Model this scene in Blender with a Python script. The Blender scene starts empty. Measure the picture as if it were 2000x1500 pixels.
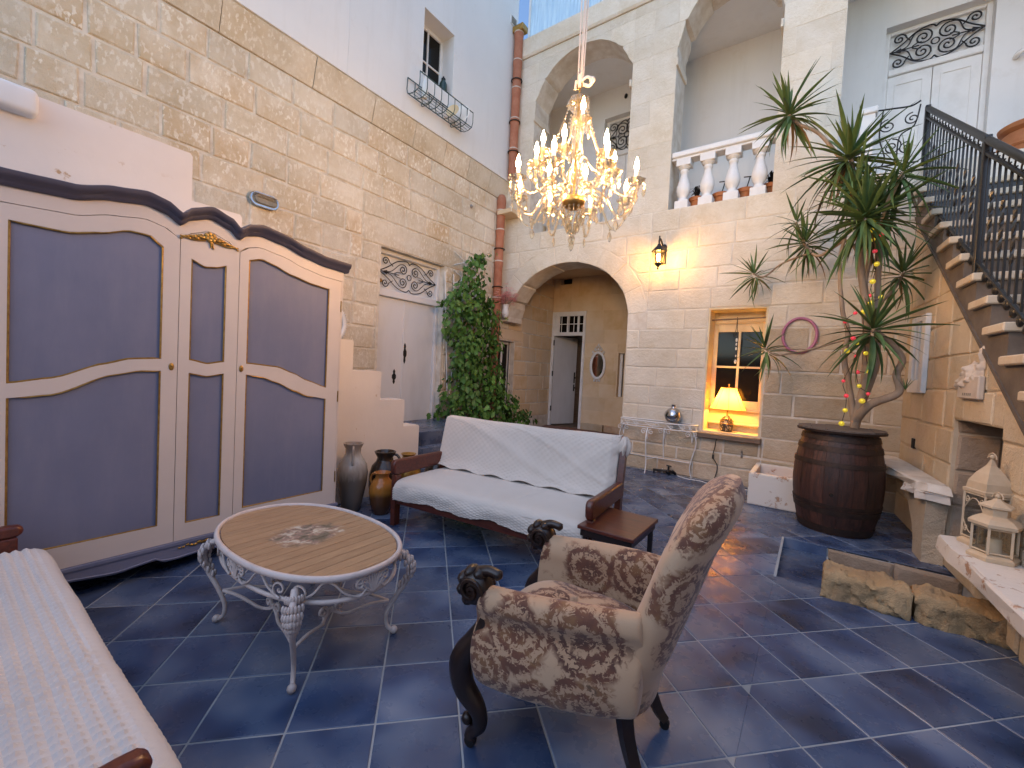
import bpy, bmesh, math, random
from mathutils import Vector, Matrix, noise as mnoise

S = bpy.context.scene
COL = S.collection
R = random.Random(11)
PI = math.pi

# ------------------------------------------------------------------ camera, sky, sun, exposure
SUN_EL, SUN_AZ = 38, 200
def setup():
    cam = bpy.data.cameras.new('camera')
    cam.sensor_width = 36.0
    cam.lens = 36.0 * 828.6 / 2000.0
    cam.clip_start = 0.05
    cam.clip_end = 400
    co = bpy.data.objects.new('camera', cam)
    COL.objects.link(co)
    yaw, pit, rol = 0.1922 - math.radians(46.5), -0.032, 0.0503
    f = Vector((math.sin(yaw) * math.cos(pit), math.cos(yaw) * math.cos(pit), math.sin(pit)))
    r = Vector((math.cos(yaw), -math.sin(yaw), 0))
    u = r.cross(f)
    c, s = math.cos(rol), math.sin(rol)
    rx, uy = r * c + u * s, u * c - r * s
    m = Matrix((rx, uy, -f)).transposed().to_4x4()
    m.translation = (0, 0, 1.4216)
    co.matrix_world = m
    S.camera = co
    w = bpy.data.worlds.new('World')
    S.world = w
    w.use_nodes = True
    nt = w.node_tree
    bg = nt.nodes['Background']
    sky = nt.nodes.new('ShaderNodeTexSky')
    sky.sky_type = 'NISHITA'
    sky.sun_disc = False
    sky.sun_elevation = math.radians(SUN_EL)
    sky.sun_rotation = math.radians(SUN_AZ)
    sky.air_density = 1.0
    sky.dust_density = .3
    sky.ozone_density = 3.0
    nt.links.new(sky.outputs[0], bg.inputs[0])
    bg.inputs[1].default_value = 0.15
    sl = bpy.data.lights.new('sun', 'SUN')
    sl.energy = 0.5
    sl.angle = math.radians(130)
    sl.color = (1, .97, .93)
    so = bpy.data.objects.new('sun', sl)
    COL.objects.link(so)
    so.rotation_euler = (math.radians(90 - SUN_EL), 0, math.radians(180 - SUN_AZ))
    S.view_settings.view_transform = 'Standard'
    S.view_settings.look = 'None'
    S.view_settings.gamma = 1
    S.view_settings.use_curve_mapping = False
    S.view_settings.exposure = 1.1
    S.render.engine = 'CYCLES'
    cy = S.cycles
    cy.use_denoising = True
    cy.max_bounces = 8
    cy.diffuse_bounces = 5
    cy.glossy_bounces = 4
    cy.transmission_bounces = 6
    cy.transparent_max_bounces = 12
    cy.sample_clamp_indirect = 6
    cy.caustics_reflective = False
    cy.caustics_refractive = False
setup()

# ------------------------------------------------------------------ mesh helpers
class MB:
    def __init__(s):
        s.v, s.f, s.M = [], [], None
    def add(s, vs, fs):
        n = len(s.v)
        if s.M is not None:
            vs = [tuple(s.M @ Vector(p)) for p in vs]
        s.v.extend(vs)
        s.f.extend([tuple(i + n for i in f) for f in fs])
        return s
    def box(s, x0, y0, z0, x1, y1, z1):
        x0, x1 = min(x0, x1), max(x0, x1); y0, y1 = min(y0, y1), max(y0, y1); z0, z1 = min(z0, z1), max(z0, z1)
        return s.add([(x0, y0, z0), (x1, y0, z0), (x1, y1, z0), (x0, y1, z0), (x0, y0, z1), (x1, y0, z1), (x1, y1, z1), (x0, y1, z1)],
                     [(0, 3, 2, 1), (4, 5, 6, 7), (0, 1, 5, 4), (1, 2, 6, 5), (2, 3, 7, 6), (3, 0, 4, 7)])
    def rbox(s, x0, y0, z0, x1, y1, z1, b=.008, seg=1):
        bm = bmesh.new()
        bmesh.ops.create_cube(bm, size=1)
        for v in bm.verts:
            v.co = Vector(((x0 + x1) / 2 + v.co.x * (x1 - x0), (y0 + y1) / 2 + v.co.y * (y1 - y0), (z0 + z1) / 2 + v.co.z * (z1 - z0)))
        bmesh.ops.bevel(bm, geom=list(bm.edges), offset=b, segments=seg, affect='EDGES', profile=.5)
        bm.verts.index_update()
        s.add([tuple(v.co) for v in bm.verts], [tuple(v.index for v in f.verts) for f in bm.faces])
        bm.free()
        return s
    def prism(s, poly, lo, hi, fn):
        n = len(poly)
        vs = [fn(a, b, lo) for a, b in poly] + [fn(a, b, hi) for a, b in poly]
        fs = [tuple(range(n)), tuple(range(2 * n - 1, n - 1, -1))]
        fs += [(i, i + n, (i + 1) % n + n, (i + 1) % n) for i in range(n)]
        return s.add(vs, fs)
    def tube(s, pts, r, n=8, caps=True, flat=None):
        pts = [Vector(p) for p in pts]
        k = len(pts)
        rs = r if isinstance(r, (list, tuple)) else [r] * k
        vs, fs = [], []
        t = (pts[1] - pts[0]).normalized()
        up = Vector((0, 0, 1)) if abs(t.z) < .9 else Vector((1, 0, 0))
        nrm = (up - t * up.dot(t)).normalized()
        for i in range(k):
            if i == 0: t = pts[1] - pts[0]
            elif i == k - 1: t = pts[-1] - pts[-2]
            else: t = pts[i + 1] - pts[i - 1]
            if t.length < 1e-9: t = Vector((0, 0, 1))
            t.normalize()
            nrm = nrm - t * nrm.dot(t)
            if nrm.length < 1e-6: nrm = t.orthogonal()
            nrm.normalize()
            bi = t.cross(nrm)
            for j in range(n):
                a = 2 * PI * j / n
                q = pts[i] + nrm * (math.cos(a) * rs[i]) + bi * (math.sin(a) * rs[i] * (flat or 1))
                vs.append(tuple(q))
        for i in range(k - 1):
            for j in range(n):
                a, b = i * n + j, i * n + (j + 1) % n
                fs.append((a, b, b + n, a + n))
        if caps:
            fs.append(tuple(range(n - 1, -1, -1)))
            fs.append(tuple(range((k - 1) * n, k * n)))
        return s.add(vs, fs)
    def lathe(s, prof, n=24, c=(0, 0, 0), sx=1, sy=1, a0=0, a1=2 * PI, close=True, wob=None):
        vs, fs = [], []
        full = abs(a1 - a0 - 2 * PI) < 1e-6
        m = n if full else n + 1
        for (r, z) in prof:
            for j in range(m):
                a = a0 + (a1 - a0) * j / n
                rr = r * (wob(a, z) if wob else 1)
                vs.append((c[0] + rr * math.cos(a) * sx, c[1] + rr * math.sin(a) * sy, c[2] + z))
        for i in range(len(prof) - 1):
            for j in range(n):
                k = (j + 1) % m
                fs.append((i * m + j, i * m + k, (i + 1) * m + k, (i + 1) * m + j))
        if close and full:
            fs.append(tuple(range(m - 1, -1, -1)))
            fs.append(tuple(range((len(prof) - 1) * m, len(prof) * m)))
        return s.add(vs, fs)
    def sphere(s, c, r, n=10, m=6, sc=(1, 1, 1)):
        prof = [(max(1e-4, r * math.sin(PI * i / m)), -r * math.cos(PI * i / m)) for i in range(m + 1)]
        vs, fs = [], []
        for (rr, z) in prof:
            for j in range(n):
                a = 2 * PI * j / n
                vs.append((c[0] + rr * math.cos(a) * sc[0], c[1] + rr * math.sin(a) * sc[1], c[2] + z * sc[2]))
        for i in range(m):
            for j in range(n):
                k = (j + 1) % n
                fs.append((i * n + j, i * n + k, (i + 1) * n + k, (i + 1) * n + j))
        return s.add(vs, fs)
    def grid(s, fn, nu, nv, cu=False, cv=False):
        mu, mv = (nu if cu else nu + 1), (nv if cv else nv + 1)
        vs = [tuple(fn(i / nu, j / nv)) for i in range(mu) for j in range(mv)]
        fs = []
        for i in range(nu):
            for j in range(nv):
                a, b = i, (i + 1) % mu
                c, d = j, (j + 1) % mv
                fs.append((a * mv + c, b * mv + c, b * mv + d, a * mv + d))
        return s.add(vs, fs)
    def build(s, name, mat, parent=None, smooth=None, mods=None, kind=None, label=None):
        me = bpy.data.meshes.new(name)
        me.from_pydata(s.v, [], s.f)
        bm = bmesh.new(); bm.from_mesh(me)
        bmesh.ops.recalc_face_normals(bm, faces=bm.faces)
        bm.to_mesh(me); bm.free()
        me.materials.append(mat)
        if smooth:
            me.polygons.foreach_set('use_smooth', [True] * len(me.polygons))
            me.set_sharp_from_angle(angle=math.radians(smooth))
        me.update()
        o = bpy.data.objects.new(name, me)
        COL.objects.link(o)
        if parent: o.parent = parent
        if kind: o['kind'] = kind
        if label: o['label'] = label
        return o

def thing(name, label, cat, loc=(0, 0, 0), rz=0, group=None):
    o = bpy.data.objects.new(name, None)
    o.empty_display_size = .1
    COL.objects.link(o)
    o.location = loc
    o.rotation_euler = (0, 0, rz)
    o['label'] = label; o['category'] = cat
    if group: o['group'] = group
    return o
def tag(o, label, cat, group=None):
    o['label'] = label; o['category'] = cat
    if group: o['group'] = group
    return o
def inst(src, name, parent, M):
    o = src.copy(); o.name = name
    COL.objects.link(o)
    o.parent = parent
    o.matrix_local = M
    return o
def data_obj(name, me, parent, M):
    o = bpy.data.objects.new(name, me); COL.objects.link(o); o.parent = parent; o.matrix_local = M
    return o
def kids(o): return [c for c in bpy.data.objects if c.parent == o]
def copy_tree(o, parent=None):
    c = o.copy(); COL.objects.link(c)
    if parent: c.parent = parent
    for ch in kids(o): copy_tree(ch, c)
    return c
def smooth_path(pts, n=6):
    P = [Vector(p) for p in pts]
    out = []
    for i in range(len(P) - 1):
        p0, p1, p2, p3 = P[max(i - 1, 0)], P[i], P[i + 1], P[min(i + 2, len(P) - 1)]
        for j in range(n):
            t = j / n
            out.append(.5 * ((2 * p1) + (p2 - p0) * t + (2 * p0 - 5 * p1 + 4 * p2 - p3) * t * t + (3 * p1 - p0 - 3 * p2 + p3) * t ** 3))
    out.append(P[-1])
    return out
def lerp(a, b, t): return a + (b - a) * t
def interp(pts, x):
    if x <= pts[0][0]: return pts[0][1]
    for (a, b), (c, d) in zip(pts, pts[1:]):
        if x <= c:
            t = (x - a) / (c - a) if c > a else 0
            t = t * t * (3 - 2 * t) * .5 + t * .5
            return b + (d - b) * t
    return pts[-1][1]

# ------------------------------------------------------------------ materials
def lin(r, g, b): return tuple(((c / 255) / 12.92 if c / 255 <= .04045 else ((c / 255 + .055) / 1.055) ** 2.4) for c in (r, g, b))
class NT:
    def __init__(s, name):
        m = bpy.data.materials.new(name); m.use_nodes = True
        s.m = m; s.nt = m.node_tree; s.N = s.nt.nodes; s.L = s.nt.links
        s.b = s.N['Principled BSDF']
        s.tc = s.N.new('ShaderNodeTexCoord')
    def set(s, **k):
        for a, v in k.items():
            i = s.b.inputs[a.replace('_', ' ')]
            if hasattr(v, 'node'): s.L.new(v, i)
            else: i.default_value = (*v, 1) if isinstance(v, tuple) and len(v) == 3 else v
    def map(s, scale=(1, 1, 1), src='Object', rot=(0, 0, 0)):
        n = s.N.new('ShaderNodeMapping'); n.inputs['Scale'].default_value = scale; n.inputs['Rotation'].default_value = rot
        s.L.new(s.tc.outputs[src], n.inputs[0]); return n.outputs[0]
    def noise(s, scale, detail=5, rough=.6, vec=None, dist=0, out=0):
        n = s.N.new('ShaderNodeTexNoise'); n.inputs['Scale'].default_value = scale; n.inputs['Detail'].default_value = detail
        n.inputs['Roughness'].default_value = rough; n.inputs['Distortion'].default_value = dist
        s.L.new(vec if vec is not None else s.tc.outputs['Object'], n.inputs['Vector']); return n.outputs[out]
    def vor(s, scale, vec=None, feature='F1', out='Distance', rnd=1):
        n = s.N.new('ShaderNodeTexVoronoi'); n.feature = feature; n.inputs['Scale'].default_value = scale; n.inputs['Randomness'].default_value = rnd
        s.L.new(vec if vec is not None else s.tc.outputs['Object'], n.inputs['Vector']); return n.outputs[out]
    def ramp(s, fac, stops, interp='LINEAR'):
        n = s.N.new('ShaderNodeValToRGB'); cr = n.color_ramp; cr.interpolation = interp
        while len(cr.elements) < len(stops): cr.elements.new(.5)
        for e, (p, c) in zip(cr.elements, stops):
            e.position = p; e.color = (*c, 1) if isinstance(c, tuple) else (c, c, c, 1)
        s.L.new(fac, n.inputs[0]); return n.outputs[0]
    def mix(s, fac, a, b, mode='MIX'):
        n = s.N.new('ShaderNodeMix'); n.data_type = 'RGBA'; n.blend_type = mode
        for sock, v in ((n.inputs[0], fac), (n.inputs[6], a), (n.inputs[7], b)):
            if hasattr(v, 'node'): s.L.new(v, sock)
            else: sock.default_value = (*v, 1) if isinstance(v, tuple) else v
        return n.outputs[2]
    def math(s, op, a, b=0.):
        n = s.N.new('ShaderNodeMath'); n.operation = op
        for sock, v in ((n.inputs[0], a), (n.inputs[1], b)):
            if hasattr(v, 'node'): s.L.new(v, sock)
            else: sock.default_value = v
        return n.outputs[0]
    def rnd(s):
        return s.N.new('ShaderNodeObjectInfo').outputs['Random']
    def offs(s, amt=30, scale=(1, 1, 1)):
        a = s.N.new('ShaderNodeVectorMath'); a.operation = 'ADD'
        c = s.N.new('ShaderNodeCombineXYZ'); v = s.math('MULTIPLY', s.rnd(), amt)
        for i in range(3): s.L.new(v, c.inputs[i])
        s.L.new(s.map(scale), a.inputs[0]); s.L.new(c.outputs[0], a.inputs[1]); return a.outputs[0]
    def vary(s, col, amt):
        v = s.math('ADD', s.math('MULTIPLY', s.rnd(), 2 * amt), 1 - amt)
        n = s.N.new('ShaderNodeHueSaturation'); s.L.new(v, n.inputs['Value'])
        if hasattr(col, 'node'): s.L.new(col, n.inputs['Color'])
        else: n.inputs['Color'].default_value = (*col, 1)
        return n.outputs[0]
    def bump(s, h, strength=.3, dist=.01):
        n = s.N.new('ShaderNodeBump'); n.inputs['Strength'].default_value = strength; n.inputs['Distance'].default_value = dist
        s.L.new(h, n.inputs['Height']); s.L.new(n.outputs[0], s.b.inputs['Normal'])

def P(name, col, rough=.5, metal=0., col2=None, scale=4., lo=.35, hi=.65, bump=0., bscale=60., bdist=.004, rnd=0., stretch=(1, 1, 1), **kw):
    t = NT(name)
    c = col
    vec = t.map(stretch)
    if col2 is not None:
        c = t.mix(t.ramp(t.noise(scale, 6, .6, vec), [(lo, 0.), (hi, 1.)]), col, col2)
    if rnd: c = t.vary(c, rnd)
    t.set(Base_Color=c, Roughness=rough, Metallic=metal, **kw)
    if bump: t.bump(t.noise(bscale, 6, .65, vec), bump, bdist)
    return t.m

def stone_mat(name, a, b, lime, fleck=.0, fscale=26, rough=.92, bump=.5, rnd=.13, warm=None):
    t = NT(name)
    vec = t.offs(9)
    c = t.mix(t.ramp(t.noise(3.2, 5, .6, vec), [(.32, 0.), (.68, 1.)]), a, b)
    if warm: c = t.mix(t.ramp(t.rnd(), [(.55, 0.), (.95, .8)]), c, warm)
    c = t.mix(t.ramp(t.noise(1.3, 4, .7), [(.38, 0.), (.66, .8)]), c, lime)
    if fleck:
        st = t.N.new('ShaderNodeMapping'); st.inputs['Scale'].default_value = (1, 1, .55); st.inputs['Rotation'].default_value = (.5, 0, 0); t.L.new(vec, st.inputs[0])
        fl = t.math('MULTIPLY', t.ramp(t.noise(fscale, 3, .55, st.outputs[0]), [(.53, 0.), (.60, 1.)]), t.ramp(t.noise(5, 3, .5, vec), [(.36, .1), (.58, 1.)]))
        c = t.mix(t.math('MULTIPLY', fl, fleck), c, lime)
    c = t.vary(c, rnd)
    t.set(Base_Color=c, Roughness=rough)
    t.b.inputs['Specular IOR Level'].default_value = .15
    h = t.math('ADD', t.math('MULTIPLY', t.noise(24, 5, .65, vec), .7), t.math('MULTIPLY', t.noise(110, 3, .6, vec), .3))
    t.bump(h, bump, .02)
    return t.m

M = {}
M['stone_l'] = stone_mat('limestone_chiselled', (.52, .43, .30), (.62, .53, .395), (.74, .695, .60), fleck=.9, fscale=30, bump=1.0, rnd=.13, warm=(.46, .33, .19))
M['mortar_l'] = P('lime_mortar', (.70, .65, .56), .95, col2=(.50, .44, .36), scale=7, bump=.4, bscale=70)
M['stone_b'] = stone_mat('limestone_smooth', (.60, .525, .405), (.67, .60, .485), (.73, .685, .60), fleck=.35, fscale=30, bump=.9, rnd=.06)
M['stone_br'] = stone_mat('limestone_rough', (.48, .37, .24), (.57, .46, .325), (.62, .54, .42), fleck=.2, fscale=20, bump=1.3, rnd=.22, warm=(.38, .26, .17))
M['mortar_b'] = P('pale_mortar', (.70, .66, .59), .95, col2=(.55, .48, .39), scale=6, bump=.35, bscale=60)
M['stone_p'] = stone_mat('limestone_yellow', (.62, .46, .28), (.68, .54, .37), (.70, .58, .43), bump=.3, rnd=.10, warm=(.47, .33, .17))
M['stone_r'] = stone_mat('limestone_pitted', (.54, .41, .26), (.60, .475, .32), (.65, .55, .41), fleck=.35, fscale=60, bump=1.0, rnd=.08)
M['mortar_r'] = P('sandy_mortar', (.58, .48, .35), .95, col2=(.52, .41, .28), scale=8, bump=.6, bscale=70)
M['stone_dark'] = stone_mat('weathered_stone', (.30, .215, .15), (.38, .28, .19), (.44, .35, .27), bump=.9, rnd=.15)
M['stone_kerb'] = stone_mat('rough_kerb_stone', (.47, .325, .165), (.30, .20, .115), (.56, .42, .25), bump=1.2, rnd=.1)
def plaster():
    t = NT('white_plaster')
    c = t.mix(t.ramp(t.noise(1.2, 5), [(.3, 0.), (.7, 1.)]), (.74, .75, .75), (.69, .70, .705))
    st = t.math('MULTIPLY', t.ramp(t.noise(4, 6, .65, t.map((1, 1, .10))), [(.52, 0.), (.78, 1.)]), .35)
    c = t.mix(st, c, (.56, .55, .52))
    c = t.mix(t.math('MULTIPLY', t.ramp(t.noise(2.3, 8, .72), [(.60, 0.), (.66, 1.)]), .22), c, (.60, .58, .54))
    t.set(Base_Color=c, Roughness=.9); t.bump(t.noise(12, 6, .6), .22, .010); return t.m
M['plaster'] = plaster()
def parapet_mat():
    t = NT('peeling_plaster')
    pe = t.math('MULTIPLY', t.ramp(t.noise(5.0, 8, .68), [(.62, 0.), (.66, 1.)]), t.ramp(t.noise(1.4, 2), [(.45, 0.), (.6, 1.)]))
    c = t.mix(t.ramp(t.noise(1.5, 4), [(.3, 0.), (.7, 1.)]), (.72, .67, .63), (.66, .61, .57))
    c = t.mix(pe, c, (.45, .30, .17))
    t.set(Base_Color=c, Roughness=.9)
    t.bump(t.math('SUBTRACT', t.noise(14, 4), pe), .2, .008)
    return t.m
M['peel'] = parapet_mat()
def ww():
    t = NT('flaking_whitewash')
    pe = t.ramp(t.noise(9, 8, .7), [(.58, 0.), (.63, 1.)])
    c = t.mix(pe, (.68, .64, .58), (.44, .27, .17))
    t.set(Base_Color=c, Roughness=.9); t.bump(t.math('SUBTRACT', t.noise(30, 5), pe), .5, .006); return t.m
M['whitewash'] = ww()
M['white_paint'] = P('white_paint', (.73, .73, .72), .45, col2=(.60, .59, .57), scale=5, lo=.45, hi=.85, bump=.08, bscale=30)
M['grey_paint'] = P('grey_white_paint', (.66, .66, .665), .5, col2=(.54, .53, .52), scale=3, lo=.42, hi=.85, bump=.12, bscale=26, stretch=(1, 1, .35))
M['cream_paint'] = P('cream_paint', (.70, .60, .40), .6, col2=(.62, .50, .30), scale=6, bump=.15, bscale=25)
M['iron'] = P('black_iron', (.012, .011, .011), .45, .3, bump=.2, bscale=90)
M['iron_grey'] = P('worn_black_paint', (.012, .012, .012), .35, col2=(.028, .027, .026), scale=30, lo=.55, hi=.75)
M['stairblack'] = P('stair_black_paint', (.018, .018, .019), .45, col2=(.06, .05, .045), scale=14, lo=.5, hi=.75, bump=.3, bscale=40)
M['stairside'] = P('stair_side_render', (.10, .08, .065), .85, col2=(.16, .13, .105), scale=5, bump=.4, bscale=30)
M['tread'] = P('tread_stone', (.60, .52, .40), .7, col2=(.52, .42, .30), scale=9, bump=.25, bscale=40)
M['glass_dark'] = P('dark_glass', (.006, .006, .006), .08, Specular_IOR_Level=.22)
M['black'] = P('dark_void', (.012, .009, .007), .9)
def pane_mat(name='clear_pane', gl=.10, col=(1, 1, 1)):
    t = NT(name); tr = t.N.new('ShaderNodeBsdfTransparent'); tr.inputs[0].default_value = (*col, 1)
    g = t.N.new('ShaderNodeBsdfGlossy'); g.inputs['Roughness'].default_value = .03
    mx = t.N.new('ShaderNodeMixShader'); mx.inputs[0].default_value = gl
    t.L.new(tr.outputs[0], mx.inputs[1]); t.L.new(g.outputs[0], mx.inputs[2])
    t.L.new(mx.outputs[0], t.N['Material Output'].inputs[0]); return t.m
M['pane'] = pane_mat()
def crystal():
    t = NT('crystal_glass'); tr = t.N.new('ShaderNodeBsdfTransparent'); tr.inputs[0].default_value = (.97, .92, .82, 1)
    t.set(Base_Color=(.97, .89, .72), Roughness=.03, IOR=1.5); t.b.inputs['Transmission Weight'].default_value = .96
    mx = t.N.new('ShaderNodeMixShader'); mx.inputs[0].default_value = .62
    t.L.new(tr.outputs[0], mx.inputs[1]); t.L.new(t.b.outputs[0], mx.inputs[2])
    t.L.new(mx.outputs[0], t.N['Material Output'].inputs[0]); return t.m
M['crystal'] = crystal()
M['brass'] = P('aged_brass', (.55, .36, .12), .3, 1., col2=(.35, .2, .06), scale=30)
M['gold'] = P('gold_paint', (.50, .30, .08), .35, .65, col2=(.34, .18, .04), scale=25, bump=.3, bscale=80)
def emit(name, col, st):
    t = NT(name); t.set(Base_Color=col); t.b.inputs['Emission Color'].default_value = (*col, 1); t.b.inputs['Emission Strength'].default_value = st; return t.m
M['bulb'] = emit('lit_candle_bulb', (1, .54, .21), 360)
M['bulb_l'] = emit('lit_lantern_bulb', (1, .50, .12), 300)
M['bulb_t'] = emit('lit_table_lamp_bulb', (1, .50, .10), 420)
def shade():
    t = NT('lamp_shade_fabric'); tl = t.N.new('ShaderNodeBsdfTranslucent'); tl.inputs[0].default_value = (.92, .60, .22, 1)
    d = t.N.new('ShaderNodeBsdfDiffuse'); d.inputs[0].default_value = (.75, .6, .42, 1)
    mx = t.N.new('ShaderNodeMixShader'); mx.inputs[0].default_value = .4
    t.L.new(tl.outputs[0], mx.inputs[1]); t.L.new(d.outputs[0], mx.inputs[2]); t.L.new(mx.outputs[0], t.N['Material Output'].inputs[0]); return t.m
M['shade'] = shade()
def tile_mat():
    t = NT('blue_glazed_tile')
    vec = t.offs(40, (1, 1, 1))
    n1 = t.noise(3.0, 1.6, .5, vec, .25)
    c = t.ramp(n1, [(.26, (.018, .029, .062)), (.43, (.040, .068, .145)), (.57, (.088, .126, .210)), (.77, (.185, .215, .285))])
    c = t.vary(c, .2)
    c = t.mix(t.math('MULTIPLY', t.ramp(t.noise(1.1, 6, .7), [(.48, 0.), (.72, 1.)]), .22), c, (.20, .19, .185))
    t.set(Base_Color=c, Roughness=t.ramp(t.noise(8, 4, .6, vec), [(.3, .17), (.7, .42)]))
    t.bump(t.noise(9, 3, .5, vec), .05, .01)
    return t.m
M['tile'] = tile_mat()
M['grout'] = P('grey_grout', (.40, .42, .44), .9, col2=(.28, .30, .32), scale=3)
M['redtile'] = P('terracotta_floor', (.24, .095, .055), .5, col2=(.17, .07, .045), scale=8, rnd=.15)
M['terra'] = P('terracotta_pipe', (.33, .115, .062), .75, col2=(.40, .17, .10), scale=9, bump=.2, bscale=40, rnd=.1)
M['pot'] = P('terracotta_pot', (.42, .16, .055), .7, col2=(.36, .12, .04), scale=9, bump=.15, bscale=40)
M['joint'] = P('pipe_joint_cement', (.55, .48, .42), .9)
M['mahog'] = P('mahogany', (.13, .030, .014), .28, col2=(.065, .016, .010), scale=6, stretch=(1, 9, 9), bump=.05, bscale=30)
M['mahog_l'] = P('reddish_wood', (.20, .055, .025), .35, col2=(.12, .03, .015), scale=6, stretch=(9, 1, 9))
M['darkwood'] = P('carved_dark_wood', (.022, .010, .007), .32, col2=(.012, .007, .006), scale=12, bump=.15, bscale=60)
M['barrel'] = P('barrel_oak', (.075, .027, .016), .55, col2=(.026, .013, .010), scale=5, stretch=(9, 9, 1), rnd=.35, bump=.4, bscale=20)
M['hoop'] = P('rusty_hoop', (.030, .021, .018), .6, .5, col2=(.055, .032, .022), scale=14, bump=.3)
M['lid'] = P('weathered_lid', (.15, .12, .10), .75, col2=(.08, .065, .055), scale=4, stretch=(1, 8, 1), bump=.4, bscale=20)
def cloth(name, a, b, bs=160, rough=.85):
    t = NT(name)
    t.set(Base_Color=t.mix(t.ramp(t.noise(3, 4), [(.3, 0.), (.7, 1.)]), a, b), Roughness=rough)
    t.b.inputs['Sheen Weight'].default_value = .25
    t.bump(t.noise(bs, 3, .6), .25, .003); return t.m
M['quilt'] = cloth('cream_quilt', (.68, .60, .52), (.63, .55, .47))
M['waffle'] = cloth('white_waffle_cover', (.58, .55, .53), (.53, .50, .48))
M['wardrobe_w'] = P('pale_pink_white_paint', (.66, .585, .525), .5, col2=(.62, .545, .49), scale=2, bump=.04, bscale=15)
def wpaint():
    t = NT('blue_grey_paint')
    c = t.mix(t.ramp(t.noise(1.6, 5, .6), [(.3, 0.), (.7, 1.)]), (.150, .168, .255), (.195, .205, .295))
    c = t.mix(t.math('MULTIPLY', t.ramp(t.noise(9, 6, .65, t.map((1, 1, .18))), [(.45, 0.), (.75, 1.)]), .35), c, (.24, .245, .32))
    t.set(Base_Color=c, Roughness=t.ramp(t.noise(3, 5), [(.3, .38), (.7, .62)])); t.bump(t.noise(30, 4, .6, t.map((1, 1, .15))), .08, .004); return t.m
M['wardrobe_b'] = wpaint()
M['cornice'] = P('dark_blue_grey_paint', (.060, .056, .085), .42, col2=(.075, .07, .10), scale=4)
M['table_iron'] = P('pale_pink_metal', (.58, .50, .465), .5, col2=(.40, .34, .32), scale=14, lo=.5, hi=.8, bump=.2, bscale=50)
def tabletop():
    t = NT('painted_table_wood')
    w = t.ramp(t.noise(5, 5, .6, t.map((14, 1.5, 1))), [(.3, (.29, .170, .088)), (.7, (.40, .255, .140))])
    sp = t.N.new('ShaderNodeSeparateXYZ'); t.L.new(t.tc.outputs['Object'], sp.inputs[0])
    x = t.math('DIVIDE', sp.outputs[0], .185); y = t.math('DIVIDE', t.math('ADD', sp.outputs[1], .0), .20)
    d = t.math('SQRT', t.math('ADD', t.math('MULTIPLY', x, x), t.math('MULTIPLY', y, y)))
    d = t.math('ADD', d, t.math('MULTIPLY', t.math('SUBTRACT', t.noise(16, 4, .6), .5), 1.3))
    mask = t.ramp(d, [(.62, 1.), (.92, 0.)])
    fl = t.ramp(t.noise(19, 3, .55, None, .6), [(.36, (.06, .07, .05)), (.45, (.16, .14, .11)), (.51, (.27, .17, .15)), (.57, (.46, .38, .28)), (.66, (.60, .58, .50))], 'LINEAR')
    c = t.mix(t.math('MULTIPLY', mask, .8), w, fl)
    sc = t.ramp(t.noise(40, 3, .6, t.map((1, 6, 1))), [(.60, 0.), (.70, .5)])
    c = t.mix(sc, c, (.20, .12, .07))
    c = t.vary(c, .07)
    t.set(Base_Color=c, Roughness=.5); t.bump(t.noise(30, 4, .6, t.map((8, 1, 1))), .15, .003); return t.m
M['tabletop'] = tabletop()
def damask():
    t = NT('brown_damask_tapestry')
    v = t.N.new('ShaderNodeTexVoronoi'); v.inputs['Scale'].default_value = 4.1; v.inputs['Randomness'].default_value = .55
    t.L.new(t.tc.outputs['Object'], v.inputs['Vector'])
    d = v.outputs['Distance']
    nz = t.noise(12, 3, .6, None, .6)
    band = t.math('MULTIPLY', t.math('SINE', t.math('ADD', t.math('MULTIPLY', d, 36.), t.math('MULTIPLY', nz, 5.))), .085)
    fl = t.math('ADD', t.noise(44, 4, .62, None, 1.3), band)
    med = t.ramp(t.math('ADD', d, t.math('MULTIPLY', t.math('SUBTRACT', nz, .5), .55)), [(.52, 1.), (.62, 0.)])
    pat = t.math('MULTIPLY', med, t.ramp(fl, [(.455, 0.), (.505, 1.)]))
    sprig = t.math('MULTIPLY', t.ramp(t.vor(11), [(.20, 1.), (.30, 0.)]), t.math('MULTIPLY', t.ramp(t.noise(60, 2), [(.45, 0.), (.55, 1.)]), t.ramp(t.noise(3.3, 2), [(.40, 0.), (.5, 1.)])))
    col = t.ramp(t.noise(9, 3), [(.35, (.075, .028, .018)), (.5, (.13, .045, .024)), (.62, (.20, .09, .035)), (.75, (.07, .045, .028))])
    base = t.mix(t.ramp(t.noise(2.2, 3), [(.35, 0.), (.65, 1.)]), (.44, .28, .165), (.50, .345, .22))
    base = t.mix(t.math('MULTIPLY', med, .4), base, (.32, .175, .095))
    c = t.mix(t.math('MAXIMUM', t.math('MULTIPLY', pat, .97), t.math('MULTIPLY', sprig, .8)), base, col)
    t.set(Base_Color=c, Roughness=.85); t.b.inputs['Sheen Weight'].default_value = .2
    t.bump(t.math('ADD', t.noise(240, 2), t.math('MULTIPLY', pat, .6)), .22, .003); return t.m
M['damask'] = damask()
def leafm(name, a, b, tip=None):
    t = NT(name)
    c = t.vary(t.mix(t.ramp(t.noise(4, 3), [(.3, 0.), (.7, 1.)]), a, b), .35)
    t.set(Base_Color=c, Roughness=.45)
    t.b.inputs['Specular IOR Level'].default_value = .25
    return t.m
M['leaf'] = leafm('sword_leaf', (.052, .105, .036), (.115, .175, .060))
M['leaf_dry'] = leafm('dry_leaf', (.24, .15, .07), (.17, .11, .05))
M['vine'] = leafm('vine_leaf', (.050, .135, .020), (.115, .220, .045))
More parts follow.
